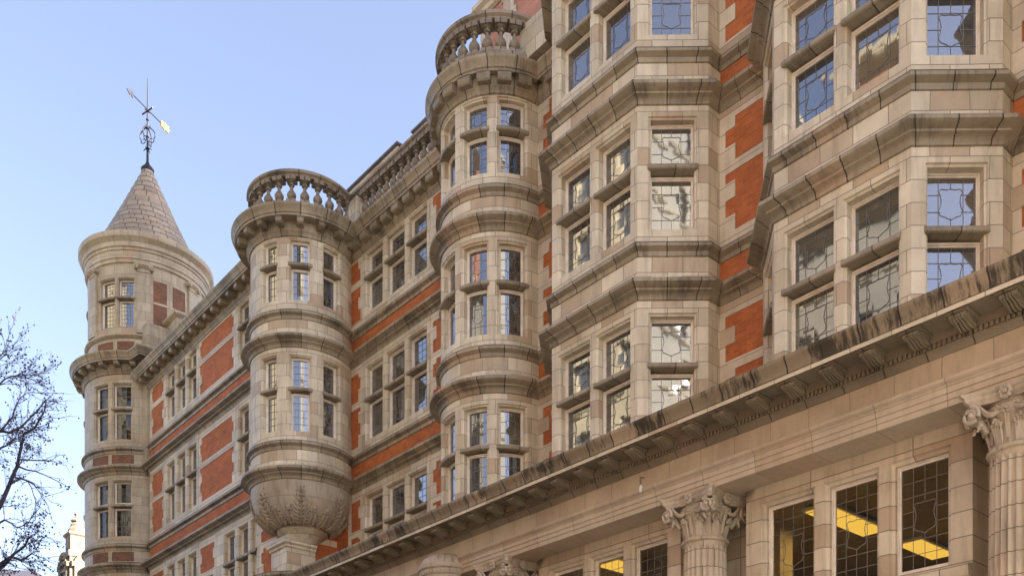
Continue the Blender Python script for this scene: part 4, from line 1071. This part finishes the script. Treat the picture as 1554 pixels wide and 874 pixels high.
def plane_tree():
    rn = random.Random(11); D = 47.0
    base = at(-70, 900, D); t = empty('plane_tree'); t.location = (base.x, base.y, GZ); tag(t, 'bare plane tree with dark twigs and seed balls left of the turret', 'tree')
    Fv = Vector(fwd); Rv = Vector((-Fv.y, Fv.x, 0)) * -1; U = Vector((0, 0, 1)); k = D / 1467.0
    tb = MB(); cb = MB(); bb = MB()
    tb.tube([(base.x, base.y, GZ), (base.x, base.y, 3), tuple(at(-62, 1080, D)), tuple(at(-50, 950, D))], [.55, .42, .36, .30], 10)
    def jit(p, a): return Vector(p) + Fv * rn.uniform(-a, a)
    limbs = [
        ([(-50, 950), (-38, 860), (-15, 785), (0, 752), (14, 722), (26, 693), (31, 665), (37, 645), (52, 634), (66, 612), (70, 596)], .17, .028),
        ([(-38, 860), (-40, 720), (-25, 660), (0, 643), (20, 646), (40, 638), (60, 620), (78, 600)], .15, .024),
        ([(-38, 880), (-20, 860), (0, 845), (20, 832), (36, 838), (54, 830), (72, 836)], .155, .02),
        ([(-20, 862), (5, 846), (22, 826), (38, 815), (48, 800), (60, 812)], .12, .02),
        ([(-40, 740), (-30, 640), (-12, 575), (2, 548), (14, 535), (22, 526)], .08, .010),
        ([(-30, 640), (-10, 580), (4, 562), (18, 556), (30, 557), (40, 558)], .07, .01),
        ([(-40, 760), (-20, 700), (2, 672), (20, 668), (36, 660)], .12, .02),
        ([(14, 722), (34, 712), (55, 722), (68, 738), (84, 752)], .055, .010),
        ([(26, 693), (50, 698), (75, 708), (92, 716)], .05, .010),
        ([(30, 684), (60, 688), (85, 692), (100, 688)], .045, .010),
        ([(20, 708), (45, 718), (56, 740), (62, 756)], .045, .01),
        ([(-20, 790), (10, 775), (30, 790), (50, 780), (62, 770)], .07, .012),
        ([(0, 640), (20, 620), (28, 600), (40, 588), (54, 586)], .06, .01),
    ]
    tips = []
    def grow(p, d, L, r, lev):
        pts = [p]; n = 4; dd = d.copy()
        for i in range(n):
            dd = (dd + Rv * rn.uniform(-.25, .25) + U * rn.uniform(-.22, .26) + Fv * rn.uniform(-.25, .25)).normalized(); pts.append(pts[-1] + dd * (L / n))
        cb.tube(pts, [r * (1 - .7 * i / n) for i in range(n + 1)], 4 if lev else 5)
        if lev > 0:
            for i in range(1, n + 1):
                for _ in range(rn.choice((1, 2)) if lev == 2 else rn.choice((0, 1, 1))):
                    a = rn.uniform(-1.1, 1.1)
                    e_ = (dd * cos(a) + (U * rn.uniform(-.6, 1) + Rv * rn.uniform(-.7, .7)) * sin(abs(a)) + Fv * rn.uniform(-.4, .4)).normalized()
                    grow(pts[i], e_, L * rn.uniform(.35, .6), r * .55, lev - 1)
        else:
            if rn.random() < .5:
                q = pts[-1] - U * rn.uniform(.02, .14); bb.ball(q, rn.uniform(.024, .042), None, None, 6, 4)
                if rn.random() < .35: q2 = pts[2] - U * rn.uniform(.03, .16); bb.ball(q2, rn.uniform(.03, .055), None, None, 6, 4)
    for li, (pp, r0, r1) in enumerate(limbs):
        off = 0 if li == 0 else rn.uniform(-1.2, 1.2)
        pts = [at(x, y + 14, D) + Fv * (off * i / len(pp)) for i, (x, y) in enumerate(pp)]
        # smooth
        sm = []
        for i in range(len(pts) - 1):
            for q in (0, .5): sm.append(pts[i].lerp(pts[i + 1], q) + Vector((rn.uniform(-.03, .03), rn.uniform(-.03, .03), rn.uniform(-.04, .04))))
        sm.append(pts[-1]); n = len(sm)
        (tb if r0 > .15 else cb).tube(sm, [r0 + (r1 - r0) * (i / (n - 1)) ** .7 for i in range(n)], 7)
        for i in range(2, n):
            px = 820 + 1467 * (sm[i].dot(Rv)) / sm[i].dot(Fv)
            if px < -25: continue
            d0 = (sm[i] - sm[i - 1]).normalized()
            for _ in range(2 if r0 > .06 else 1):
                sgn = rn.choice((-1, 1)); e_ = (d0 * .55 + U * rn.uniform(-.7, .5) + Rv * rn.uniform(-.3, .6) + Fv * rn.uniform(-.5, .5)).normalized()
                grow(sm[i], e_, rn.uniform(.7, 1.5) * (1 if px < 70 else .5), .017, 2 if (px < 48 and r0 > .06) else 1)
    tb.build('trunk', 'bark', t); cb.build('crown', 'bark', t); bb.build('seed_balls', 'ball', t)
plane_tree()

# ------------------------------------------------------------------ street
mb = MB(); mb.box(-600, 600, -600, 600, GZ - .4, GZ - .13); tag(mb.build('ground', 'asphalt'), None, None, kind='structure')
mb = MB(); mb.q([(-300, -3.2, GZ - .126), (300, -3.2, GZ - .126), (300, 9.5, GZ - .126), (-300, 9.5, GZ - .126)]); tag(mb.build('road', 'asphalt'), None, None, kind='structure')
mb = MB(); mb.box(-300, 300, 9.5, 15.6, GZ - .3, GZ); tag(mb.build('pavement', 'paving'), None, None, kind='structure')
mb = MB(); mb.box(-300, 300, -8.0, -3.2, GZ - .3, GZ); tag(mb.build('pavement', 'paving'), None, None, kind='structure')

def opposite(x0, x1, top, mat, ww, gap, y, label, cat='building', gable=False):
    t = empty('street_building'); t.location = ((x0 + x1) / 2, y, GZ); tag(t, label, cat)
    S = Plane((x1, y), (x0, y)); mb = MB(); holes = []
    n = int((x1 - x0 - gap) / (ww + gap)); g = (x1 - x0 - n * ww) / (n + 1)
    z = 1.5
    while z + 3.4 < top:
        for k in range(n): a = g + k * (ww + g); holes.append((a, a + ww, z + .6, z + 2.7))
        z += 3.7
    wall(mb, S, 0, S.L, GZ, top, holes, 0, depth=.25, rnd=0)
    o = mb.build('wall', mat, t)
    db = MB()
    for h in holes: db.q([S.p(h[0], -.24, h[2]), S.p(h[1], -.24, h[2]), S.p(h[1], -.24, h[3]), S.p(h[0], -.24, h[3])])
    tag(db.build('glazing', 'opp_dark', t), None, None, kind='stuff')
    cb = MB(); z = 1.6
    while z < top:
        cb.sweep([(x1, y), (x0, y)], [(0, z), (.12, z + .05), (.2, z + .2), (.2, z + .3), (0, z + .36)]); z += 3.7
    cb.sweep([(x1, y), (x0, y)], [(0, top - .8), (.2, top - .6), (.7, top - .3), (.7, top), (-12, top + .1)])
    cb.build('cornice', 'opp_cream', t)
opposite(-95, -50.1, 17.0, 'opp_grey', 1.5, 1.5, -8.0, 'long grey building across the street left of the cream one')
opposite(-50, -29.0, 38.5, 'opp_cream', 1.5, 1.5, -8.0, 'cream stone building across the street mirrored in the bow and bay windows')
opposite(-28.9, -12, 27.0, 'opp_grey', 1.5, 1.0, -8.2, 'soot grey stone building across the street mirrored in the right bay windows')
opposite(-24.0, -18.5, 35.0, 'opp_brick', 1.0, 1.2, -10.5, 'narrow red brick gable rising behind the grey building across the street')
opposite(-11.9, 1.5, 17.0, 'opp_brick', 1.3, 1.4, -8.1, 'low red brick building across the street')
opposite(5.0, 26, 47.0, 'opp_pale', 0.8, 4.2, -8.1, 'tall pale stone building across the street mirrored in the angled bay panes')
